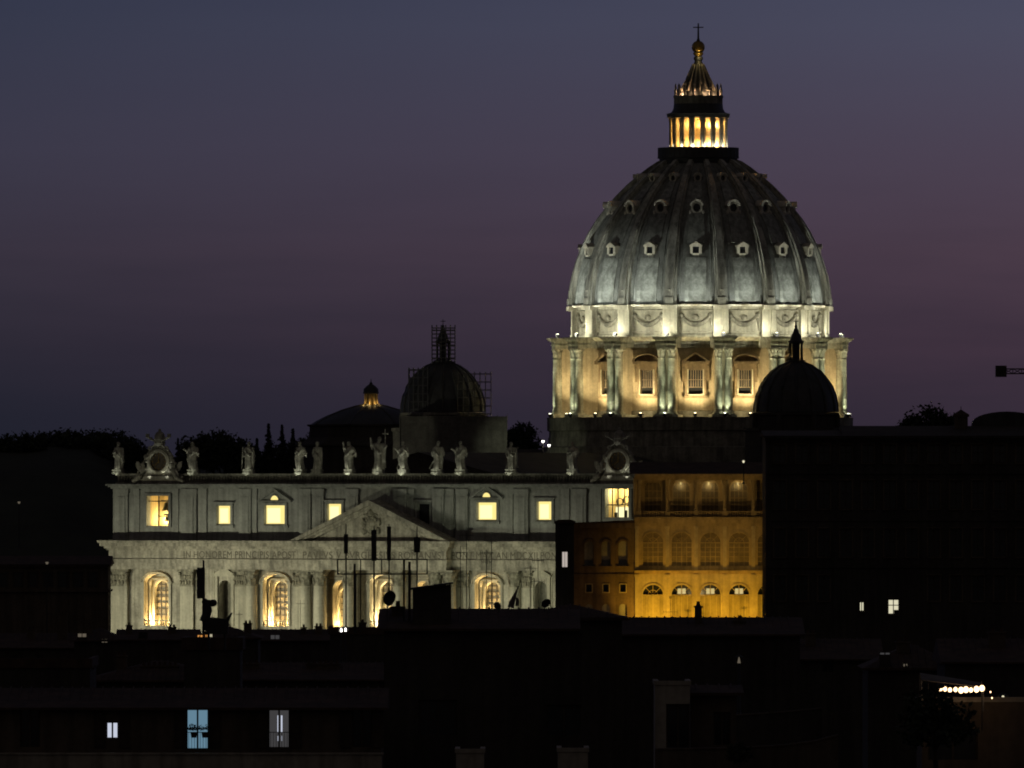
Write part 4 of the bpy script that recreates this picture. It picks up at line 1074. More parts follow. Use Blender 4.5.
# sodium lamps at the foot of the arcade
for x, p_ in ((1.6, 14000), (6.5, 9500), (12.0, 9000), (17.5, 9000), (22.5, 8500)):
    spot((PX(635, YL)+x, YL-7.5, z(640)), (PX(635, YL)+x, YL, z(604)), p_*.43, SOD, 76, .9, .5)
spot((PX(635, YL)+12, YL-30, z(600)), (PX(635, YL)+14, YL, z(515)), 6800, (1, .68, .26), 62, .9, 1)
spot((PX(635, YL)-5, YL-14, z(650)), (PX(635, YL)-6, YL, z(580)), 800, (1, .6, .24), 80, .9, 1)
# dark stair tower between church and palace
Xt = lambda p: PX(p, 2075)-PX(565, 2075); zt_ = lambda y: PZ(y, 2075)
tw = empty('stair_tower', (PX(565, 2075), 2075, 0), 0, 'narrow dark block with one tall pale lit window, between church front and ochre palace', 'building')
m = M('plaster_dark'); m.wall(Xt(555.5), Xt(574), 0, zt_(523.5), 0, .5, [(Xt(564.8), .95, zt_(567), zt_(552), 0)]); m.box(Xt(555.5), Xt(574), .5, 9, 0, zt_(523.5)) if False else m.box(Xt(555.5), Xt(574), 1.2, 9, 0, zt_(523.5))
m.box(Xt(555.5), Xt(562.3), .5, 1.2, 0, zt_(523.5)); m.box(Xt(567.4), Xt(574), .5, 1.2, 0, zt_(523.5)); m.box(Xt(562.3), Xt(567.4), .5, 1.2, zt_(552), zt_(523.5)); m.box(Xt(562.3), Xt(567.4), .5, 1.2, 0, zt_(567))
m.build('wall', tw)
m = M('terracotta'); m.prism([(Xt(553.5), zt_(523.5)+.02), (Xt(575.5), zt_(523.5)+.02), (Xt(575.5), zt_(521)), (Xt(570), zt_(519.5)), (Xt(558), zt_(519.8))], -.5, 9.4); m.build('roof', tw)
m = M('lit_dim_grey'); m.mats = []; m = MB(); m.mat('lit_pinkish'); m.box(Xt(562.3), Xt(567.4), .9, 1.0, zt_(567), zt_(552)); m.mat('plaster_dark'); m.box(Xt(564.6), Xt(565), .8, .88, zt_(567), zt_(552)); m.build('window', tw)
# dark palace block on the right
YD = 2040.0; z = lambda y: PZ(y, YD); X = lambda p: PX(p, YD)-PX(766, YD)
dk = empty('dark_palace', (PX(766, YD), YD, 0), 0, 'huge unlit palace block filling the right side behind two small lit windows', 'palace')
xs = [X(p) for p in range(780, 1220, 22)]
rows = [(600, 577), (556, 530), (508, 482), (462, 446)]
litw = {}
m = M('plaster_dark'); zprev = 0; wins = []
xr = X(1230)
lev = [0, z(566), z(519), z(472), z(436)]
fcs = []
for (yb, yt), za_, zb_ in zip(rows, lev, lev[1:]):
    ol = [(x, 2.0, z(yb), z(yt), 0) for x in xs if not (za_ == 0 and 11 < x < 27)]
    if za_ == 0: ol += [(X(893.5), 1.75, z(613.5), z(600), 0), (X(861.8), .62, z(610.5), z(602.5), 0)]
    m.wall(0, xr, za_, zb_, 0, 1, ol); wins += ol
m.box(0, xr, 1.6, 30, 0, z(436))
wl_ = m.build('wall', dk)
m = M('plaster_dark')
for zz in lev[1:4]: m.box(0, xr, -.25, 0, zz-.35, zz+.15)
for p, h0, h1 in ((.3, 0, .4), (.7, .4, .8), (1.1, .8, 1.2)): m.box(-p*.3, xr, -p, 1.5, z(436)-1.2+h0, z(436)-1.2+h1)
m.build('cornice', wl_)
for o in wins:
    lit = abs(o[0]-X(893.5)) < .1 or abs(o[0]-X(861.8)) < .1
    if o[2] < z(560) and not lit and o[0] > X(1030): continue
    if o[0] > X(1030): continue
    f = M('plaster_brown'); h = o[1]/2+.01
    for q in (-1, 1): f.box(o[0]+q*(h+.15)-.15, o[0]+q*(h+.15)+.15, -.12, 0, o[2]-.2, o[3]+.3)
    f.box(o[0]-h-.35, o[0]+h+.35, -.3, 0, o[3]+.3, o[3]+.5); f.box(o[0]-h-.3, o[0]+h+.3, -.25, 0, o[2]-.4, o[2]-.2)
    f.mat('lit_palace' if lit else 'glass_dark'); f.box(o[0]-h, o[0]+h, .7, .8, o[2], o[3])
    f.mat('shutter_wood'); f.box(o[0]-.08, o[0]+.08, .6, .69, o[2], o[3])
    if o[1] > 1: f.box(o[0]-h, o[0]+h, .62, .68, (o[2]+o[3])/2+.2, (o[2]+o[3])/2+.35)
    if lit and o[1] > 1: f.box(o[0]+.1, o[0]+h, .5, .6, o[2], o[2]+.65)
    f.build('window', wl_)
m = M('roof_dark'); m.prism([(-1.2, z(436)+.02), (31, z(436)+.02), (18, z(425.5)), (12, z(425.5))], X(848)-1, xr+1, 'x'); m.prism([(-1.2, z(436)+.03), (31, z(436)+.03), (15, z(430))], -.5, X(848)-1.05, 'x')
rf = m.build('roof', dk)
m = M('plaster_brown'); cxx = X(963); m.box(cxx-1.2, cxx+1.2, 8, 10.4, z(432), z(416.5)); m.box(cxx-1.45, cxx+1.45, 7.8, 10.6, z(416.5), z(414.5)); m.mat('terracotta'); m.add([(cxx-1.5, 7.7, z(414.5)+.01), (cxx+1.5, 7.7, z(414.5)+.01), (cxx+1.5, 10.7, z(414.5)+.01), (cxx-1.5, 10.7, z(414.5)+.01), (cxx, 9.2, z(409))], [(0,3,2,1), (0,1,4), (1,2,4), (2,3,4), (3,0,4)]); m.tube([(cxx, 9.2, z(409.2)), (cxx, 9.2, z(406))], .07, 6); m.build('turret', rf)
m = M('dark_lead'); m.prism([(X(975)+0, z(425.4))]+[(X(1010)+ (X(1010)-X(975))*math.cos(PI-PI*k/14), z(425.4)+(z(411)-z(425.4))*math.sin(PI*k/14)**.8) for k in range(1, 14)]+[(X(1045), z(425.4))], 12.2, 17.5); m.build('vaulted_roof', rf)
# ================================================================== tower crane beyond the right edge
YC = 2300.0; X = lambda p: PX(p, YC)-PX(1062, YC); z = lambda y: PZ(y, YC)
cr = empty('tower_crane', (PX(1062, YC), YC, 0), 0, 'dark crane boom end with square counterweight poking in at the right edge', 'crane')
def truss(m, p0, p1, hw_, n):
    p0, p1 = Vector(p0), Vector(p1); d = (p1-p0).normalized(); a = d.cross(Vector((0,1,0))).normalized(); b_ = d.cross(a)
    cs = [a*hw_+b_*hw_, -a*hw_+b_*hw_, -a*hw_-b_*hw_, a*hw_-b_*hw_]
    for c in cs: m.tube([p0+c, p1+c], .13, 5)
    for i in range(n):
        q0 = p0+(p1-p0)*i/n; q1 = p0+(p1-p0)*(i+1)/n
        for k in range(4): m.tube([q0+cs[k], q1+cs[(k+1)%4]], .08, 4); m.tube([q0+cs[k], q0+cs[(k+1)%4]], .07, 4)
m = M('black_metal'); truss(m, (0, 0, 0), (0, 0, z(374)), .9, 30); m.build('mast', cr)
m = M('black_metal'); truss(m, (X(1004), 0, z(371.3)), (X(1270), 0, z(370.5)), .48, 30); m.build('jib', cr)
m = M('black_metal'); m.box(X(995.5), X(1000.5), -.9, .9, z(377), z(366.3)); m.box(X(1000.6), X(1006.5), -.9, .9, z(377), z(366.3)); m.box(X(995.5), X(1006.5), -.5, .5, z(366.3), z(365.6)); m.build('counterweight', cr)
m = M('black_metal'); m.box(-.9, 1.0, -1.9, -.95, z(382), z(372)); m.build('cab', cr)
# ================================================================== trees
def tree_proto(kind, seed, H):
    rn = random.Random(seed); r_ = empty('tree', (0, 0, 0))
    m = M('bark'); th = {'cypress': .15, 'pine': .7, 'broad': .4}[kind]*H
    m.tube([(0, 0, -2), (.1, 0, th*.4), (0, .1, th), (.1, 0, H*.8)], [H*.035, H*.028, H*.022, H*.006], 7)
    if kind != 'cypress':
        for k in range(6):
            a = rn.random()*6.28; l = H*(.28 if kind == 'broad' else .3); z0 = th*(.75+.25*rn.random())
            m.tube([(0, 0, z0), (math.cos(a)*l*.5, math.sin(a)*l*.5, z0+H*.1), (math.cos(a)*l, math.sin(a)*l, z0+H*(.26 if kind == 'broad' else .14))], [H*.016, H*.011, H*.004], 5)
    m.build('trunk', r_)
    m = M('leaf_cypress' if kind == 'cypress' else 'leaf_dark')
    P = []; Fs = []
    ncl = {'cypress': 64, 'pine': 40, 'broad': 64}[kind]
    for c in range(ncl):
        if kind == 'cypress':
            t = (c+rn.random())/ncl; rr = H*.115*(math.sin(PI*min(1, t*1.0+.08))**.7)*(1.05-t*.7); a = rn.random()*6.28
            cc_ = Vector((rr*.6*math.cos(a), rr*.6*math.sin(a), H*(.06+.97*t))); cs = H*.045*(1.15-t*.95)
        elif kind == 'pine':
            a = rn.random()*6.28; q = math.sqrt(rn.random())*H*.36; cc_ = Vector((q*math.cos(a), q*math.sin(a), H*(.80+.13*(1-(q/(H*.36))**2)+.04*rn.uniform(-1, 1)))); cs = H*.075
        else:
            a = rn.random()*6.28; b_ = math.acos(rn.uniform(-.75, 1)); q = H*.34*(rn.random()**.55)
            cc_ = Vector((q*math.sin(b_)*math.cos(a)*1.15, q*math.sin(b_)*math.sin(a)*1.15, H*.63+q*math.cos(b_)*1.05)); cs = H*rn.uniform(.06, .11)
        for l in range(46 if kind != 'cypress' else 34):
            d = Vector((rn.gauss(0, 1), rn.gauss(0, 1), rn.gauss(0, .8)))*cs*.62; n1 = Vector((rn.gauss(0, 1), rn.gauss(0, 1), rn.gauss(0, 1))).normalized()
            n2 = n1.cross(Vector((rn.gauss(0, 1), rn.gauss(0, 1), rn.gauss(0, 1)))).normalized(); q = (.58*(1.2-t) if kind == 'cypress' else .42)*rn.uniform(.6, 1.3)
            p = cc_+d; b0 = len(P); P += [p-n1*q, p+n2*q*.55, p+n1*q, p-n2*q*.55]; Fs.append((b0, b0+1, b0+2, b0+3))
    m.add(P, Fs); m.build('crown', r_); return r_
protos = {}
def plant(kind, px_, ytop, Y, lab, var=0, group=None, H=None, base=None):
    x = PX(px_, Y); gz = base if base is not None else hill_z(x, Y)
    ht = H or PZ(ytop, Y)-gz
    gz = PZ(ytop, Y)-ht if H else gz
    key = (kind, var); sc_ = ht/12.0; rot = random.random()*6
    if key not in protos:
        r_ = tree_proto(kind, 100+hash(kind) % 7*0+var*13+len(kind), 12.0); protos[key] = r_
        tag(r_, lab, 'tree', group); r_.location = (x, Y, gz); r_.rotation_euler = (0, 0, rot); r_.scale = (sc_,)*3
    else:
        r_ = copy_tree(protos[key], (x, Y, gz), rot, lab, (sc_,)*3)
        if group: r_['group'] = group
    return r_
g1 = 'trees along the hilltop left of the church'
l1 = 'dark round tree in the unbroken hilltop row at the far left'
for i, (px_, y) in enumerate(((2, 438), (14, 435), (27, 433), (40, 432), (54, 431.5), (67, 431), (80, 431), (92, 431), (104, 432))):
    plant('broad', px_, y+random.uniform(-.6, .8), HY+random.uniform(-25, 10), l1, i % 3, g1, H=10+random.random()*3)
plant('broad', 115, 431.5, HY-20, 'last dark round tree of the hilltop row, right above the leftmost saint', 1, g1, H=11)
plant('broad', 126, 436, HY-30, 'dark lower tree stepping down behind the left end of the parapet', 2, H=10)
plant('broad', 138, 446, HY-30, 'low dark tree half hidden behind the left clock', 0, H=9)
plant('cypress', 178, 440, HY-60, 'slim dark cypress between the left clock and the saint beside it', 0, H=14)
plant('cypress', 186, 443, HY-50, 'short dark cypress behind the saint right of the left clock', 1, H=12)
for px_, y, v, lab in ((199, 436, 0, 'dark bushy tree at the left of a clump behind the parapet'), (213, 431, 1, 'tallest dark bushy tree in the clump right of the left clock'), (226, 434, 2, 'dark bushy tree in the middle of the clump behind the parapet'), (239, 440, 0, 'dark bushy tree at the right of the clump, behind the saint with a staff')):
    plant('broad', px_, y, HY-60, lab, v, H=12)
for px_, y, v, lab in ((257, 441, 0, 'small dark cypress right of the saint with a staff'), (268.5, 426, 1, 'thin tall pointed cypress, leftmost of the tall cypresses'), (282, 427.5, 0, 'tall dark cypress with the widest body, middle of the tall cypresses'), (293, 431, 1, 'tall dark cypress above the left one of the paired saints')):
    plant('cypress', px_, y, HY-70, lab, v, H=19)
for px_, y, v, lab in ((276, 446, 1, 'low dark tree filling the gap between tall cypresses'), (303, 439, 2, 'flat dark tree behind the paired saints'), (320, 432, 0, 'dark round tree at the left foot of the low dome'), (333, 421, 1, 'high dark round tree against the low dome with lit lantern')):
    plant('broad', px_, y, HY-60, lab, v, H=11)
plant('broad', 519, 423, HY-90, 'dark round tree standing between the hoarding and the great drum', 0, H=12)
plant('broad', 507, 433, HY-90, 'small dark tree right against the hoarding edge', 2, H=8)
for px_, y, v, lab, H_ in ((929, 406.5, 1, 'dark spreading tree on the roofline right of the great dome', 13), (914, 416, 0, 'low dark tree left of the spreading roofline tree', 9), (943, 414, 2, 'low dark tree between spreading roofline tree and turret', 9)):
    plant('broad', px_, y, 2150, lab, v, H=H_, group=None)
# ================================================================== long dark building far left
YB = 1990.0; X = lambda p: PX(p, YB)-PX(0, YB); z = lambda y: PZ(y, YB)
lb = empty('long_building', (PX(0, YB), YB, 0), 0, 'long dim brown building with string courses at the far left beside the church', 'building')
m = M('plaster_brown'); m.box(X(-160), X(108), 0, 14, 0, z(566))
for y in (567, 592): m.box(X(-160), X(108)+.3, -.5, 14.3, z(y), z(y-2.5))
k = X(-150)
m.build('wall', lb)
m = M('terracotta'); m.prism([(-.8, z(564.4)), (14.9, z(564.4)), (7, z(556))], X(-160), X(108)+.6, 'x'); m.build('roof', lb)
for p in range(-12, 104, 15):
    f = M('plaster_dark')
    for q in (-1, 1): f.box(X(p)+q*.75-.12, X(p)+q*.75+.12, -.15, 0, z(587), z(573))
    f.box(X(p)-1, X(p)+1, -.25, 0, z(573), z(571.5)); f.mat('glass_dark'); f.box(X(p)-.63, X(p)+.63, -.05, -.01, z(587), z(573)); f.build('window', lb)
def lamp_post(px_, py, Y, h, lab, mat='bulb_white', r=.22, power=60, group=None):
    x = PX(px_, Y); zt = PZ(py, Y); e = empty('street_lamp', (x, Y, zt-h), 0, lab, 'street lamp', group)
    m = M('black_metal'); m.lathe([(.25, 0), (.12, .4), (.07, h-.5), (.07, h-.15)], 8); m.lathe([(.3, h+.28), (.1, h+.42), (.02, h+.5)], 8); m.tube([(.27, 0, h-.15), (.3, 0, h+.3)], .03, 4); m.tube([(-.27, 0, h-.15), (-.3, 0, h+.3)], .03, 4); m.build('pole', e)
    m = M(mat); m.lathe([(.12, h-.15), (r, h+.2), (r*.6, h+.28)], 10); m.build('lamp_head', e)
    if power: point((x, Y-.4, zt+.1), power, (1, .85, .6), .2)
lamp_post(47, 563.5, 1985, 20, 'tiny pale lamp on a tall pole in front of the long dim building', 'lit_faint', .3, 0)
lamp_post(19, 503, 2250, 9, 'tiny faint lamp high on the dark hillside at far left', 'lit_faint', .3, 0)
# ================================================================== houses of the foreground and middle distance
def house(px0, px1, ytop, Y, depth, lab, mat='plaster_dark', roof='hip', rz=0, rise=2.2, wins=(), chim=(), rmat='terracotta', yb=0, name='house', cat='house', par=.9, ov=.2):
    xc = PX((px0+px1)/2, Y); hw_ = (PX(px1, Y)-PX(px0, Y))/2; zt = PZ(ytop, Y); ze = zt-(rise if roof != 'flat' else 0.0)
    h = empty(name, (xc, Y, 0), R(rz), lab, cat)
    X_ = lambda p: PX(p, Y)-xc; z_ = lambda y: PZ(y, Y)
    m = M(mat)
    ops = [(X_(p), wd, z_(yb_), z_(yt_), 0) for p, wd, yb_, yt_, mt in wins]
    if ops:
        rows_ = {}
        for o in ops: rows_.setdefault(round(o[2]), []).append(o)
        m.wall(-hw_, hw_, 0, ze, 0, .4, ops) if len(set(round(o[0], 1) for o in ops)) == len(ops) else m.wall(-hw_, hw_, 0, ze, 0, .4, list(rows_.values())[0])
        m.box(-hw_, hw_, 1.0, depth, 0, ze); m.box(-hw_, -hw_+.3, .4, 1.0, 0, ze); m.box(hw_-.3, hw_, .4, 1.0, 0, ze)
    else: m.box(-hw_, hw_, 0, depth, 0, ze)
    wl = m.build('wall', h)
    for (p, wd, yb_, yt_, mt) in wins:
        x, za, zb = X_(p), z_(yb_), z_(yt_); q = wd/2
        f = M('shutter_wood')
        for s_ in (-1, 1): f.box(x+s_*(q-.04)-.04, x+s_*(q-.04)+.04, .18, .3, za, zb)
        f.box(x-q+.08, x+q-.08, .18, .3, zb-.09, zb); f.box(x-.05, x+.05, .18, .3, za, zb-.09)
        fr_ = f.build('window', wl)
        g = M(mt if isinstance(mt, str) else mt[0]); g.box(x-q, x+q, .32, .36, za, zb); g.build('pane', fr_)
    m = M(rmat)
    if roof == 'hip':
        r_ = min(hw_, depth/2)*.9; o_ = .5
        m.add([(-hw_-o_, -o_, ze), (hw_+o_, -o_, ze), (hw_+o_, depth+o_, ze), (-hw_-o_, depth+o_, ze), (-hw_+r_, depth/2, zt), (hw_-r_, depth/2, zt)], [(0,1,5,4), (1,2,5), (2,3,4,5), (3,0,4), (0,3,2,1)])
        m.box(-hw_-o_, hw_+o_, -o_-.12, -o_, ze-.15, ze+.05)
    elif roof == 'gable':
        m.prism([(-hw_-.4, ze), (hw_+.4, ze), (hw_+.4, ze+.15), (0, zt), (-hw_-.4, ze+.15)], -.4, depth+.4)
    elif roof == 'ridge':
        m.prism([(-.6, ze), (depth+.6, ze), (depth+.6, ze+.15), (depth/2, zt), (-.6, ze+.15)], -hw_-.4, hw_+.4, 'x')
    else:
        m.box(-hw_-ov, hw_+ov, -ov, .2, ze, ze+par); m.box(-hw_-ov, -hw_+.2, .2, depth, ze, ze+par); m.box(hw_-.2, hw_+ov, .2, depth, ze, ze+par); m.box(-hw_, hw_, .2, depth, ze, ze+.1)
    if roof in ('hip', 'ridge', 'gable'):                # rows of curved tiles down the slopes facing us
        if roof != 'gable':
            k = -hw_+.3
            while k < hw_-.2:
                a = (k, -.5, ze+.06); t = .5 if roof == 'ridge' else min(.5, (hw_-abs(k))/(2*max(r_, .1))); m.tube([a, (k, -.5+(depth/2+.5)*t*2, ze+.06+(zt-ze)*t*2)], .06, 4); k += .62
    rf_ = m.build('roof', h)
    for p, wd, yt_ in chim:
        x = X_(p); m = M('plaster_brown'); zc1 = z_(yt_); m.box(x-wd/2, x+wd/2, depth*.3, depth*.3+.8, ze-.2, zc1-.35); m.box(x-wd/2-.1, x+wd/2+.1, depth*.3-.1, depth*.3+.9, zc1-.35, zc1-.2)
        m.mat('terracotta'); n_p = max(1, int(wd/.5))
        for i in range(n_p): m.lathe([(.16, zc1-.2), (.13, zc1+.1), (.17, zc1+.15)], 8, x-wd/2+wd*(i+.5)/n_p, depth*.3+.4)
        m.build('chimney', rf_)
    return h
L1 = 'lit_faint'
# middle distance roofs below the church (left)
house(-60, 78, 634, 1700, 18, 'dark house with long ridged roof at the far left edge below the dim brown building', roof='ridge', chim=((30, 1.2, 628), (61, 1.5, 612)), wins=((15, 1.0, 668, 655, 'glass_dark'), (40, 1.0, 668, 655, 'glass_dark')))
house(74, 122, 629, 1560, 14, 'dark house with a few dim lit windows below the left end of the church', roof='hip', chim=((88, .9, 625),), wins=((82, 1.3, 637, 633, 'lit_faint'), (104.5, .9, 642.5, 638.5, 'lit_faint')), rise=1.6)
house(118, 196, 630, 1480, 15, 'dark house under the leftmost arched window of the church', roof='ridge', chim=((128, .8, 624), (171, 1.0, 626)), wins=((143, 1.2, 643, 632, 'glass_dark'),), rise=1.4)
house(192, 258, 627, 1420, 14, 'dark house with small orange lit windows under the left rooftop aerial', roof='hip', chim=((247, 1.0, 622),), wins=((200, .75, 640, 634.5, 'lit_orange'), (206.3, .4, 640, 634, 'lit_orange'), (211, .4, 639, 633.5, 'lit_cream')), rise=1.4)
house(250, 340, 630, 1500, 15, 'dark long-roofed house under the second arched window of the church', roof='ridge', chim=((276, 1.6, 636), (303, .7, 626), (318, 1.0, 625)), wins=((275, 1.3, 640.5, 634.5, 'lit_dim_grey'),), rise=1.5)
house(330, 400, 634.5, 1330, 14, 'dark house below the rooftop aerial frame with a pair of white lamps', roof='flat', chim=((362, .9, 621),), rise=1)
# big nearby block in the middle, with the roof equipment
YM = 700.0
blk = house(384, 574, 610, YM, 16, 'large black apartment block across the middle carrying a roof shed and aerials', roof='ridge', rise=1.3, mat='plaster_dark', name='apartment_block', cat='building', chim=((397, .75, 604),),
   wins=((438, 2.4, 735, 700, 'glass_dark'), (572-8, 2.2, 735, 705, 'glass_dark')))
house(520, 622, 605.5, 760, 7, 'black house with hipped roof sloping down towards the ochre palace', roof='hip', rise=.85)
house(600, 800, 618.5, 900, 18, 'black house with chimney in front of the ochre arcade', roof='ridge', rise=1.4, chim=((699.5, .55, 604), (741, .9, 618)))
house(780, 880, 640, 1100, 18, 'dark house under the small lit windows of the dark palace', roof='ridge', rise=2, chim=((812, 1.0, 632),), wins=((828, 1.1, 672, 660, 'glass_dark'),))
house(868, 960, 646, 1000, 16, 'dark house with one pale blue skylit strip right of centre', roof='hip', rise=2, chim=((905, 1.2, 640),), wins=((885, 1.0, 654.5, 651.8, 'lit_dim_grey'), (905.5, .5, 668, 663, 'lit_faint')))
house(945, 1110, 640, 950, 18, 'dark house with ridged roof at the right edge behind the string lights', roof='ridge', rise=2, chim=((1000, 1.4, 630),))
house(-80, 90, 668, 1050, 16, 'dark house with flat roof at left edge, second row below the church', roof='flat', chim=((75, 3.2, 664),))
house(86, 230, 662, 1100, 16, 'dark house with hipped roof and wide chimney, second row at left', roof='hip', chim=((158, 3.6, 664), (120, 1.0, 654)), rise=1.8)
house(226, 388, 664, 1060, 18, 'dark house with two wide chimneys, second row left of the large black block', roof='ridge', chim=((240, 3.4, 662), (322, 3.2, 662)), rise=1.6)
# bottom left house with lit windows
LWY = 680.0
h1 = house(-40, 381, 690, LWY, 14, 'dark foreground house at lower left with three lit windows and a pale ledge', mat='plaster_brown', roof='ridge', rise=1.2, name='house',
   wins=((112.3, .75, 737.5, 721.5, 'lit_white'), (197.5, 1.35, 748.5, 707.5, 'lit_blue'), (279, 1.3, 747, 709, 'lit_dim_grey'), (362, 1.2, 747, 709, 'glass_dark'), (30, 1.2, 747, 709, 'glass_dark')))
wl = [c for c in h1.children if c.name.startswith('wall')][0]
xc = h1.location.x; Xh = lambda p: PX(p, LWY)-xc; zh = lambda y: PZ(y, LWY)
m = M('plaster_pale'); m.box(Xh(-40), Xh(382), -1.3, -.02, zh(790), zh(754)); m.box(Xh(-40), Xh(382)+.1, -1.4, -.02, zh(754), zh(752.5)); m.build('ledge', wl)
m = M('black_metal')
for p0, p1 in ((186, 209), (268, 290)):
    m.box(Xh(p0), Xh(p1), -.25, -.2, zh(732.5), zh(731.8)); m.box(Xh(p0), Xh(p1), -.25, -.2, zh(748.5), zh(748))
    for k in range(9): x = Xh(p0)+(Xh(p1)-Xh(p0))*k/8; m.box(x-.012, x+.012, -.24, -.21, zh(748), zh(732.5))
m.build('balcony_rail', wl)
m = M('lit_white'); m.box(Xh(277.3), Xh(278.6), .28, .31, zh(732), zh(715.5)); m.box(Xh(280.8), Xh(282.3), .28, .31, zh(732), zh(715.5)); m.box(Xh(277.6), Xh(278.4), .28, .31, zh(741), zh(736)); m.box(Xh(281.2), Xh(282), .28, .31, zh(741), zh(736)); m.build('lit_curtain_gap', wl)
m = M('shutter_wood')
for p, hw2 in ((112.3, .38), (197.5, .68), (279, .66), (362, .6)):
    for s_ in (-1, 1):
        m = M('shutter_wood'); x = Xh(p)+s_*(hw2+.36); m.box(x-.34, x+.34, -.08, -.03, zh(748), zh(707))
        for k in range(16): zz = zh(748)+(zh(707)-zh(748))*(k+.5)/16; m.box(x-.28, x+.28, -.11, -.08, zz-.035, zz+.035)
        m.build('shutter', wl)
# plants in pots on the balcony of the blue lit window
for i, (p, lab) in enumerate(((194.0, 'larger dark leafy plant on the rail in front of the blue lit window'), (205, 'smaller dark leafy plant on the rail in front of the blue lit window'))):
    e = empty('pot_plant', (xc+Xh(p), LWY-.36, zh(737)), 0, lab, 'plant', 'plants at the blue lit window'); rn = random.Random(40+i)
    m = M('terracotta'); m.lathe([(.08, -.02), (.11, .17), (.12, .18), (.1, .18)], 10); m.build('pot', e)
    m = M('leaf_dark'); P = []; Fs = []
    for k in range(90-30*i):
        c = Vector((rn.gauss(0, .12), rn.gauss(0, .09), .25+abs(rn.gauss(0, .08)))); a = Vector((rn.gauss(0, 1), rn.gauss(0, 1), rn.gauss(0, 1))).normalized()*.06; b_ = a.cross(Vector((0, .3, 1))).normalized()*.03; q = len(P); P += [c-a, c+b_, c+a, c-b_]; Fs.append((q, q+1, q+2, q+3))
    m.add(P, Fs); m.build('foliage', e); e.scale = (1.9, 1.9, 1.7)
# pale blocks at the bottom between, right-hand small terrace house, terrace with lights
h2 = house(655, 690, 685, 600, 6, 'small pale plastered roof house with a dark doorway, bottom right of centre', mat='plaster_pale', roof='flat', rise=.5, wins=((678, 1.25, 748, 704, 'glass_dark'),), name='roof_house', rmat='plaster_pale', par=.22, ov=.06)
h3 = house(691, 736, 686, 604, 6, 'small brownish roof house beside the pale one, with a slanting canopy', mat='plaster_brown', roof='ridge', rise=.5, wins=((722, .9, 745, 712, 'glass_dark'),), name='roof_house')
YT = 560.0; X = lambda p: PX(p, YT); z = lambda y: PZ(y, YT)
def terrace_wall(pts, Y, h_, mat, lab, t=.35):
    x0 = PX(pts[0][0], Y); e = empty('terrace_wall', (x0, Y, 0), 0, lab, 'wall'); m = M(mat)
    for (a, ya), (b_, yb_) in zip(pts, pts[1:]): m.prism([(PX(a, Y)-x0, 0), (PX(b_, Y)-x0, 0), (PX(b_, Y)-x0, PZ(yb_, Y)), (PX(a, Y)-x0, PZ(ya, Y))], 0, t)
    m.build('wall_face', e); m = M('plaster_brown')
    for (a, ya), (b_, yb_) in zip(pts, pts[1:]): m.prism([(PX(a, Y)-x0, PZ(ya, Y)), (PX(b_, Y)-x0, PZ(yb_, Y)), (PX(b_, Y)-x0, PZ(yb_, Y)+.08), (PX(a, Y)-x0, PZ(ya, Y)+.08)], -.06, t+.06)
    m.build('coping', e)
terrace_wall([(655, 750), (735, 749), (785, 746), (815, 742), (838, 736)], 560, 3, 'plaster_brown', 'low curved terrace wall at the bottom right of centre')
terrace_wall([(734, 716), (780, 713), (822, 709)], 640, 3, 'plaster_dark', 'dark parapet wall right of the two small roof houses')
house(456, 484, 753, 590, 5, 'small pale wall block at the bottom edge, left one of two', mat='plaster_pale', roof='flat', rise=.3, rmat='plaster_pale', name='roof_block', par=.22, ov=.06, cat='building')
house(558, 588, 752, 592, 5, 'small pale wall block at the bottom edge, right one of two', mat='plaster_pale', roof='flat', rise=.3, rmat='plaster_pale', name='roof_block', par=.22, ov=.06, cat='building')
# terrace with string lights
ter = house(922, 1060, 702, 520, 7, 'roof terrace house at lower right hung with bright string lights', mat='plaster_brown', roof='flat', rise=.6, rmat='plaster_pale', name='roof_house', par=.22, ov=.06, wins=((953, 2.3, 760, 729, 'glass_dark'),))
YT = 518.0
sl = empty('string_lights', (PX(963, YT), YT, PZ(690, YT)), 0, 'row of glaring warm bulbs strung across the terrace at lower right', 'string lights')
m = M('black_metal'); bx = [(940.5, 688.8), (945, 689), (950, 690), (955.5, 689.5), (961, 690.2), (966, 689.6), (971, 690), (976.5, 689.2), (982, 688.3), (990.5, 692), (992, 698)]
lp = [(PX(p, YT)-PX(963, YT), 0, PZ(y-1.0, YT)-PZ(690, YT)) for p, y in [(928, 686.5)]+bx]; m.tube(lp, .012, 4)
m.tube([(lp[0][0], 0, lp[0][2]-2.2), (lp[0][0], 0, lp[0][2]+.2)], .03, 6); m.tube([(lp[-3][0], 0, lp[-3][2]-2.0), (lp[-3][0], 0, lp[-3][2]+.3)], .03, 6); m.build('cord', sl)
for i, (p, y) in enumerate(bx):
    r_ = .095 if i not in (4, 5, 7, 8) else .125
    if i > 8: r_ = .035
    m = M('bulb'); m.ball((PX(p, YT)-PX(963, YT), 0, PZ(y, YT)-PZ(690, YT)), (r_, r_, r_*1.2), 10); m.build('bulb', sl)
for p in (950, 966, 980): point((PX(p, YT), YT-.3, PZ(690.5, YT)), .6, (1, .66, .36), .1)
aw2 = empty('awning', (PX(938, YT), YT+.6, PZ(690, YT)), 0, 'dark cloth awning above the string lights on the lower right terrace', 'awning')
x0, x1 = PX(922, YT)-PX(938, YT), PX(984, YT)-PX(938, YT)
m = M('awning_cloth'); m.add([(x0, 2, .75), (x1, 2, .3), (x1, 0, .12), (x0, 0, .45), (x0, 2, .72), (x1, 2, .27), (x1, 0, .09), (x0, 0, .42)], [(0,1,2,3), (7,6,5,4), (0,3,7,4), (1,0,4,5), (2,1,5,6), (3,2,6,7)]); m.build('cloth', aw2)
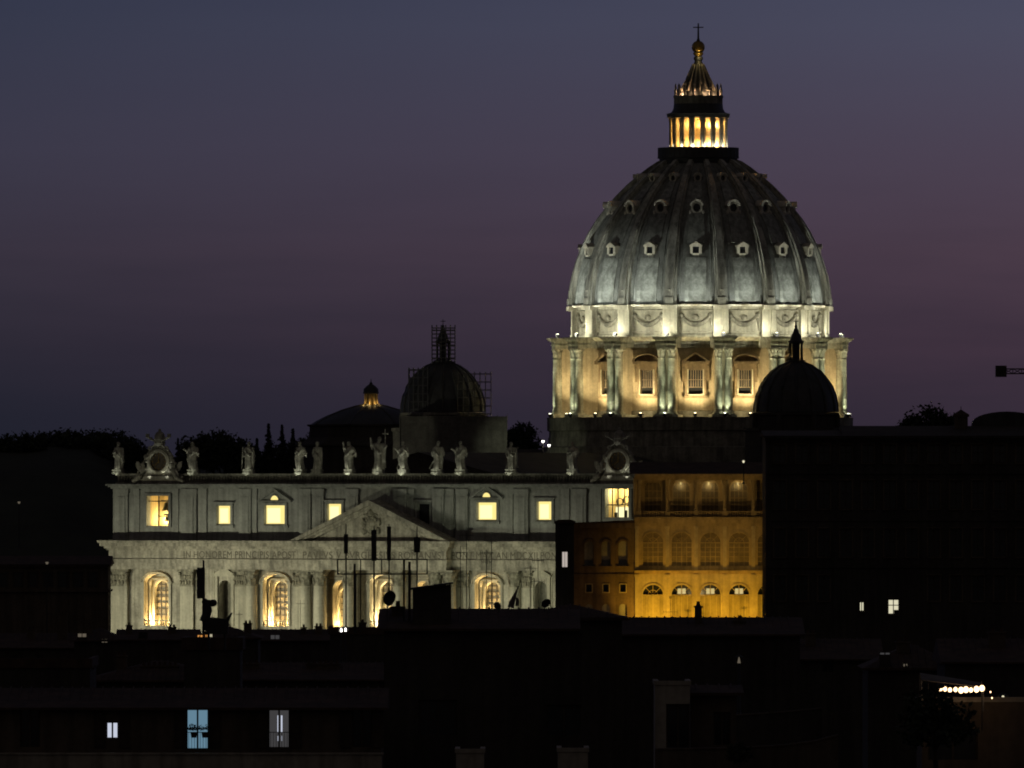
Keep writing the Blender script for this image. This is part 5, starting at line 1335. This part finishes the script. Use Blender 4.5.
for x, dz_ in ((x0, .42), (x1, .09)):
    for y, e_ in ((0, 0), (2, .27)): m = M('grey_metal'); m.tube([(x, y, dz_+e_), (x, y, -1.0)], .03, 6); m.build('pole', aw2)
x = PX(937, 510); zt = PZ(689, 510); r_ = plant('broad', 935, 688, 510, 'dark bushy shrub in front of the string lights, lower right', 1, H=4.2)
plant('broad', 740, 742, 555, 'dark round shrub standing at the low curved terrace wall', 2, H=1.6)
lamp_post(1003, 700, 700, 4, 'tiny warm lamp right of the string lights at the right edge', 'lit_cream', .08, 0)
lamp_post(739, 661, 800, 4, 'tiny dim lamp above the two small roof houses', 'lit_faint', .045, 0)
lamp_post(743.5, 462, 2060, 4, 'tiny lamp on the dark roof above the ochre palace', 'lit_cream', .2, 0)
for p, y, lab in ((341.2, 630.5, 'left one of two white lamps below the rooftop aerial frame'), (345.5, 630, 'right and brighter of two white lamps below the rooftop aerial frame')):
    lamp_post(p, y, 1320, 4, lab, 'bulb_white', .085, 0, 'pair of white lamps')
for p, y, lab in ((543, 442, 'left of two white lamps glowing at the left foot of the great drum'), (549, 446, 'right of two white lamps glowing at the left foot of the great drum')):
    lamp_post(p, y, 2210, 3, lab, 'bulb_white', .3, 60, 'lamps at the foot of the drum')
# ------------------------------------------------ roof equipment on the big block
z = lambda y: PZ(y, YM); X = lambda p: PX(p, YM)
def mast(px_, ytop, ybase, pan, lab, Y=YM+2, pw=None, r=.045, group=None):
    zt = PZ(ytop, Y); zb = PZ(ybase, Y); x = PX(px_, Y); e = empty('antenna_mast', (x, Y, zb), 0, lab, 'antenna', group)
    m = M('antenna_plastic'); m.lathe([(r*1.4, 0), (r, .2), (r, (zt-zb)*.8), (r*.6, zt-zb)], 8); m.build('pole', e)
    if pan:
        y0, y1, wd = pan; w_ = wd/F*Y/2; m = M('antenna_plastic'); a, b_ = PZ(y1, Y)-zb, PZ(y0, Y)-zb
        m.prism([(-w_, a), (w_, a), (w_, b_), (-w_, b_)], -.22, -.06); m.prism([(-w_*.8, a+.06), (w_*.8, a+.06), (w_*.8, b_-.06), (-w_*.8, b_-.06)], -.27, -.22)
        m.mat('grey_metal'); 
        for q in (a+.25, b_-.25): m.box(-.05, .05, -.06, .04, q-.04, q+.04)
        m.build('panel', e)
    return e
gm = 'panel antennas above the aerial frame'
mast(346, 524, 628, (534, 553.5, 4.2), 'leftmost rooftop mast with a long panel, left of the pediment centre', group=gm)
mast(374, 526, 612, (530, 561, 5.2), 'second rooftop mast from left with the longest black panel', group=gm)
mast(389, 524, 606, (526.5, 560.5, 4.2), 'third rooftop mast from left with a long narrow black panel', group=gm)
mast(417, 526, 600, (537, 552.5, 6.4), 'right rooftop mast with the short wide black panel', group=gm)
fr_ = empty('steel_gantry', (X(381), YM+2.6, z(628)), 0, 'black steel roof frame of rails and posts carrying the panel masts', 'gantry')
m = M('black_metal'); zz = lambda y: z(y)-z(628); xx = lambda p: X(p)-X(381)
for yy in (0, 1.6):
    for y in (560.3, 575): m.box(xx(336.5), xx(427), yy, yy+.06, zz(y), zz(y)+.07)
    for p in (336.8, 426.7): m.box(xx(p)-.03, xx(p)+.03, yy, yy+.06, zz(575), zz(560))
    for p in (381, 404): m.box(xx(p)-.03, xx(p)+.03, yy, yy+.06, zz(575), zz(560.3))
m.build('rail', fr_)
for p, t, wd in ((354, 564, .14), (360, 560, .07), (403.5, 560, .12), (409, 562, .16), (355.5, 575, .05)):
    m = M('black_metal'); m.box(xx(p)-wd/2, xx(p)+wd/2, .1, .1+wd, zz(634), zz(t)); m.build('post', fr_)
# roof shed with a mono-pitch roof
sd = empty('roof_shed', (X(431), YM+1.2, z(612)), 0, 'black roof shed with a slanting lid, right of the satellite dish', 'shed')
m = M('plaster_dark'); m.prism([(X(412.5)-X(431), -.8), (X(451)-X(431), -.8), (X(451)-X(431), z(585)-z(612)), (X(412.5)-X(431), z(589.2)-z(612))], 0, 2.4); m.build('wall', sd)
m = M('black_metal'); m.prism([(X(409.5)-X(431), z(590.2)-z(612)), (X(453)-X(431), z(584.2)-z(612)), (X(453)-X(431), z(582.4)-z(612)), (X(409.5)-X(431), z(588.3)-z(612))], -.25, 2.7); m.build('roof', sd)
def dish(px_, py, w_, h_, ybase, Y, lab, yaw, tilt=15, group=None):
    e = empty('satellite_dish', (PX(px_, Y), Y, PZ(ybase, Y)), R(yaw), lab, 'satellite dish', group); zc2 = PZ(py, Y)-PZ(ybase, Y); r_ = h_/F*Y/2
    m = M('antenna_plastic'); pts = [(r_*math.sin(t), r_*.28*(1-math.cos(t)*0)-r_*.28*(1-math.sin(t)**2)) for t in [PI/2*k/6 for k in range(7)]]
    d = MB(); d.mat('antenna_plastic'); d.lathe([(a, b_) for a, b_ in pts], 24, cap=False); d.lathe([(a*.985, b_-.02) for a, b_ in pts], 24, cap=False)
    T = Matrix.Translation((0, 0, zc2)) @ Matrix.Rotation(R(90+tilt), 4, 'X'); d.v = [tuple(T @ Vector(p)) for p in d.v]; d.build('reflector', e, smooth=True)
    m = M('black_metal'); m.tube([(0, .12, 0), (0, .12, zc2)], .03, 6); m.tube([(0, 0, zc2-r_*.9), (0, -r_*.9, zc2-r_*.25)], .018, 5); m.box(-.04, .04, -r_*.9-.06, -r_*.9+.04, zc2-r_*.25-.05, zc2-r_*.25+.06); m.build('arm', e)
dish(388.3, 597.5, 11.5, 15.5, 622, YM+1.0, 'large round black satellite dish before the bright central window', 38)
dish(545.5, 602.5, 9, 10, 612, YM+2, 'small rounded satellite dish on the right part of the black roofline', 30, 30)
dish(498, 605.5, 7, 8, 612, YM+2, 'tiny satellite dish tucked low on the black roofline under the right arched window', -25, 20)
# folded sunshade on the roofline
pr2 = empty('folded_parasol', (X(514), YM+1.5, z(612)), 0, 'folded leaning black parasol on the roofline right of centre', 'parasol')
m = M('black_metal'); m.tube([(-.25, 0, 0), (.28, 0, z(586.5)-z(612))], .025, 6); m.build('pole', pr2)
m = M('awning_cloth'); m.tube([(-.2, 0, .25), (-.13, 0, .55), (.02, 0, .95), (.22, 0, z(588.5)-z(612))], [.22, .2, .12, .03], 10); m.tube([(.2, .1, .35), (.22, .1, .75), (.05, .05, 1.0)], [.12, .1, .03], 8); m.build('canopy', pr2)
# television aerials
def aerial(px_, ytop, ybase, Y, lab, bars, group='television aerials on the dark roofline'):
    e = empty('television_aerial', (PX(px_, Y), Y, PZ(ybase, Y)), R(random.uniform(-40, 40)), lab, 'aerial', group); h_ = PZ(ytop, Y)-PZ(ybase, Y)
    m = M('black_metal'); m.tube([(0, 0, 0), (0, 0, h_)], .022, 6); m.build('pole', e)
    m = M('black_metal')
    for zz_, ln_ in bars:
        m.tube([(-ln_, 0, h_*zz_), (ln_, 0, h_*zz_)], .014, 4)
        for k in range(6): x = -ln_+2*ln_*k/5; m.tube([(x, -.22, h_*zz_), (x, .22, h_*zz_)], .009, 4); m.tube([(x, 0, h_*zz_-.12), (x, 0, h_*zz_+.12)], .009, 4)
    m.build('elements', e)
for a in ((466.5, 533, 610, 'tall thin aerial right of the roof shed, with one cross arm', ((.97, .45),)), (460.5, 546, 610, 'thin aerial nearest to the roof shed', ((.9, .3),)), (486.5, 550, 610, 'thin aerial left of the tallest one under the right arched window', ((.95, .4), (.8, .3))), (491.5, 541, 610, 'tallest thin aerial in front of the right arched window', ((.99, .3),)), (530.5, 566, 610, 'thin aerial right of the folded parasol', ((.95, .35),)), (538, 558, 610, 'thin aerial nearest the end of the church front', ((.95, .35), (.55, .4)))):
    aerial(a[0], a[1], a[2], YM+3, a[3], a[4])
aerial(670.5, 596, 625, 900, 'spiky aerial in front of the second lower ochre arch', ((.95, .1), (.45, .55)))
aerial(688, 609, 625, 900, 'short aerial beside the dark chimney before the ochre arcade', ((.9, .2),))
aerial(744, 606, 625, 900, 'short aerial before the last ochre arch on the right', ((.9, .25),))
aerial(300.5, 600, 636, 1300, 'thin aerial between the pair of columns and the second arched window', ((.9, .5),))
aerial(239, 612, 636, 1300, 'small aerial under the niche on the left', ((.9, .4),))
# left roof cluster: box antenna on a mast with a bird-like finial
e = mast(203.5, 560, 634, None, 'tall dark mast with a bulky box antenna, left of the second arched window', Y=800, r=.1)
Y = 800.0; q = lambda y: PZ(y, Y)-PZ(634, Y); xq = lambda p: PX(p, Y)-PX(203.5, Y)
m = M('antenna_plastic'); m.box(xq(197), xq(205), -.35, -.05, q(598.5), q(567.5)); m.box(xq(197.6), xq(204.4), -.42, -.35, q(597.5), q(568.5)); m.build('panel', e)
m = M('antenna_plastic'); m.tube([(0, 0, q(600)), (xq(207), 0, q(604)), (xq(212), 0, q(605))], [.2, .26, .16], 8); m.ball((xq(213), 0, q(603)), (.3, .25, .26), 10); m.tube([(xq(204), 0, q(622)), (xq(208), 0, q(610)), (xq(207), 0, q(600))], [.35, .3, .22], 8); m.build('bracket', e)
tk = empty('water_tank', (PX(216, Y), Y-.5, PZ(634, Y)), 0, 'dark flared tank at the foot of the box antenna mast', 'tank'); x_ = lambda p: PX(p, Y)-PX(216, Y)
m = M('black_metal'); m.prism([(x_(206), 0), (x_(228), 0), (x_(229), q(622)), (x_(232.5), q(613)), (x_(231.5), q(612.5)), (x_(226), q(619)), (x_(212), q(617)), (x_(204), q(619))], -.6, .6); m.build('shell', tk)
m = M('black_metal'); m.box(x_(208), x_(210), -.3, .3, q(650), 0); m.box(x_(224), x_(226), -.3, .3, q(650), 0); m.build('legs', tk)
house(184, 240, 650, 815, 8, 'dark small roof carrying the box antenna mast and flared tank', roof='flat', rise=.5, name='roof_block', cat='building')
# city filler further out of the frame edges is the ground sheet
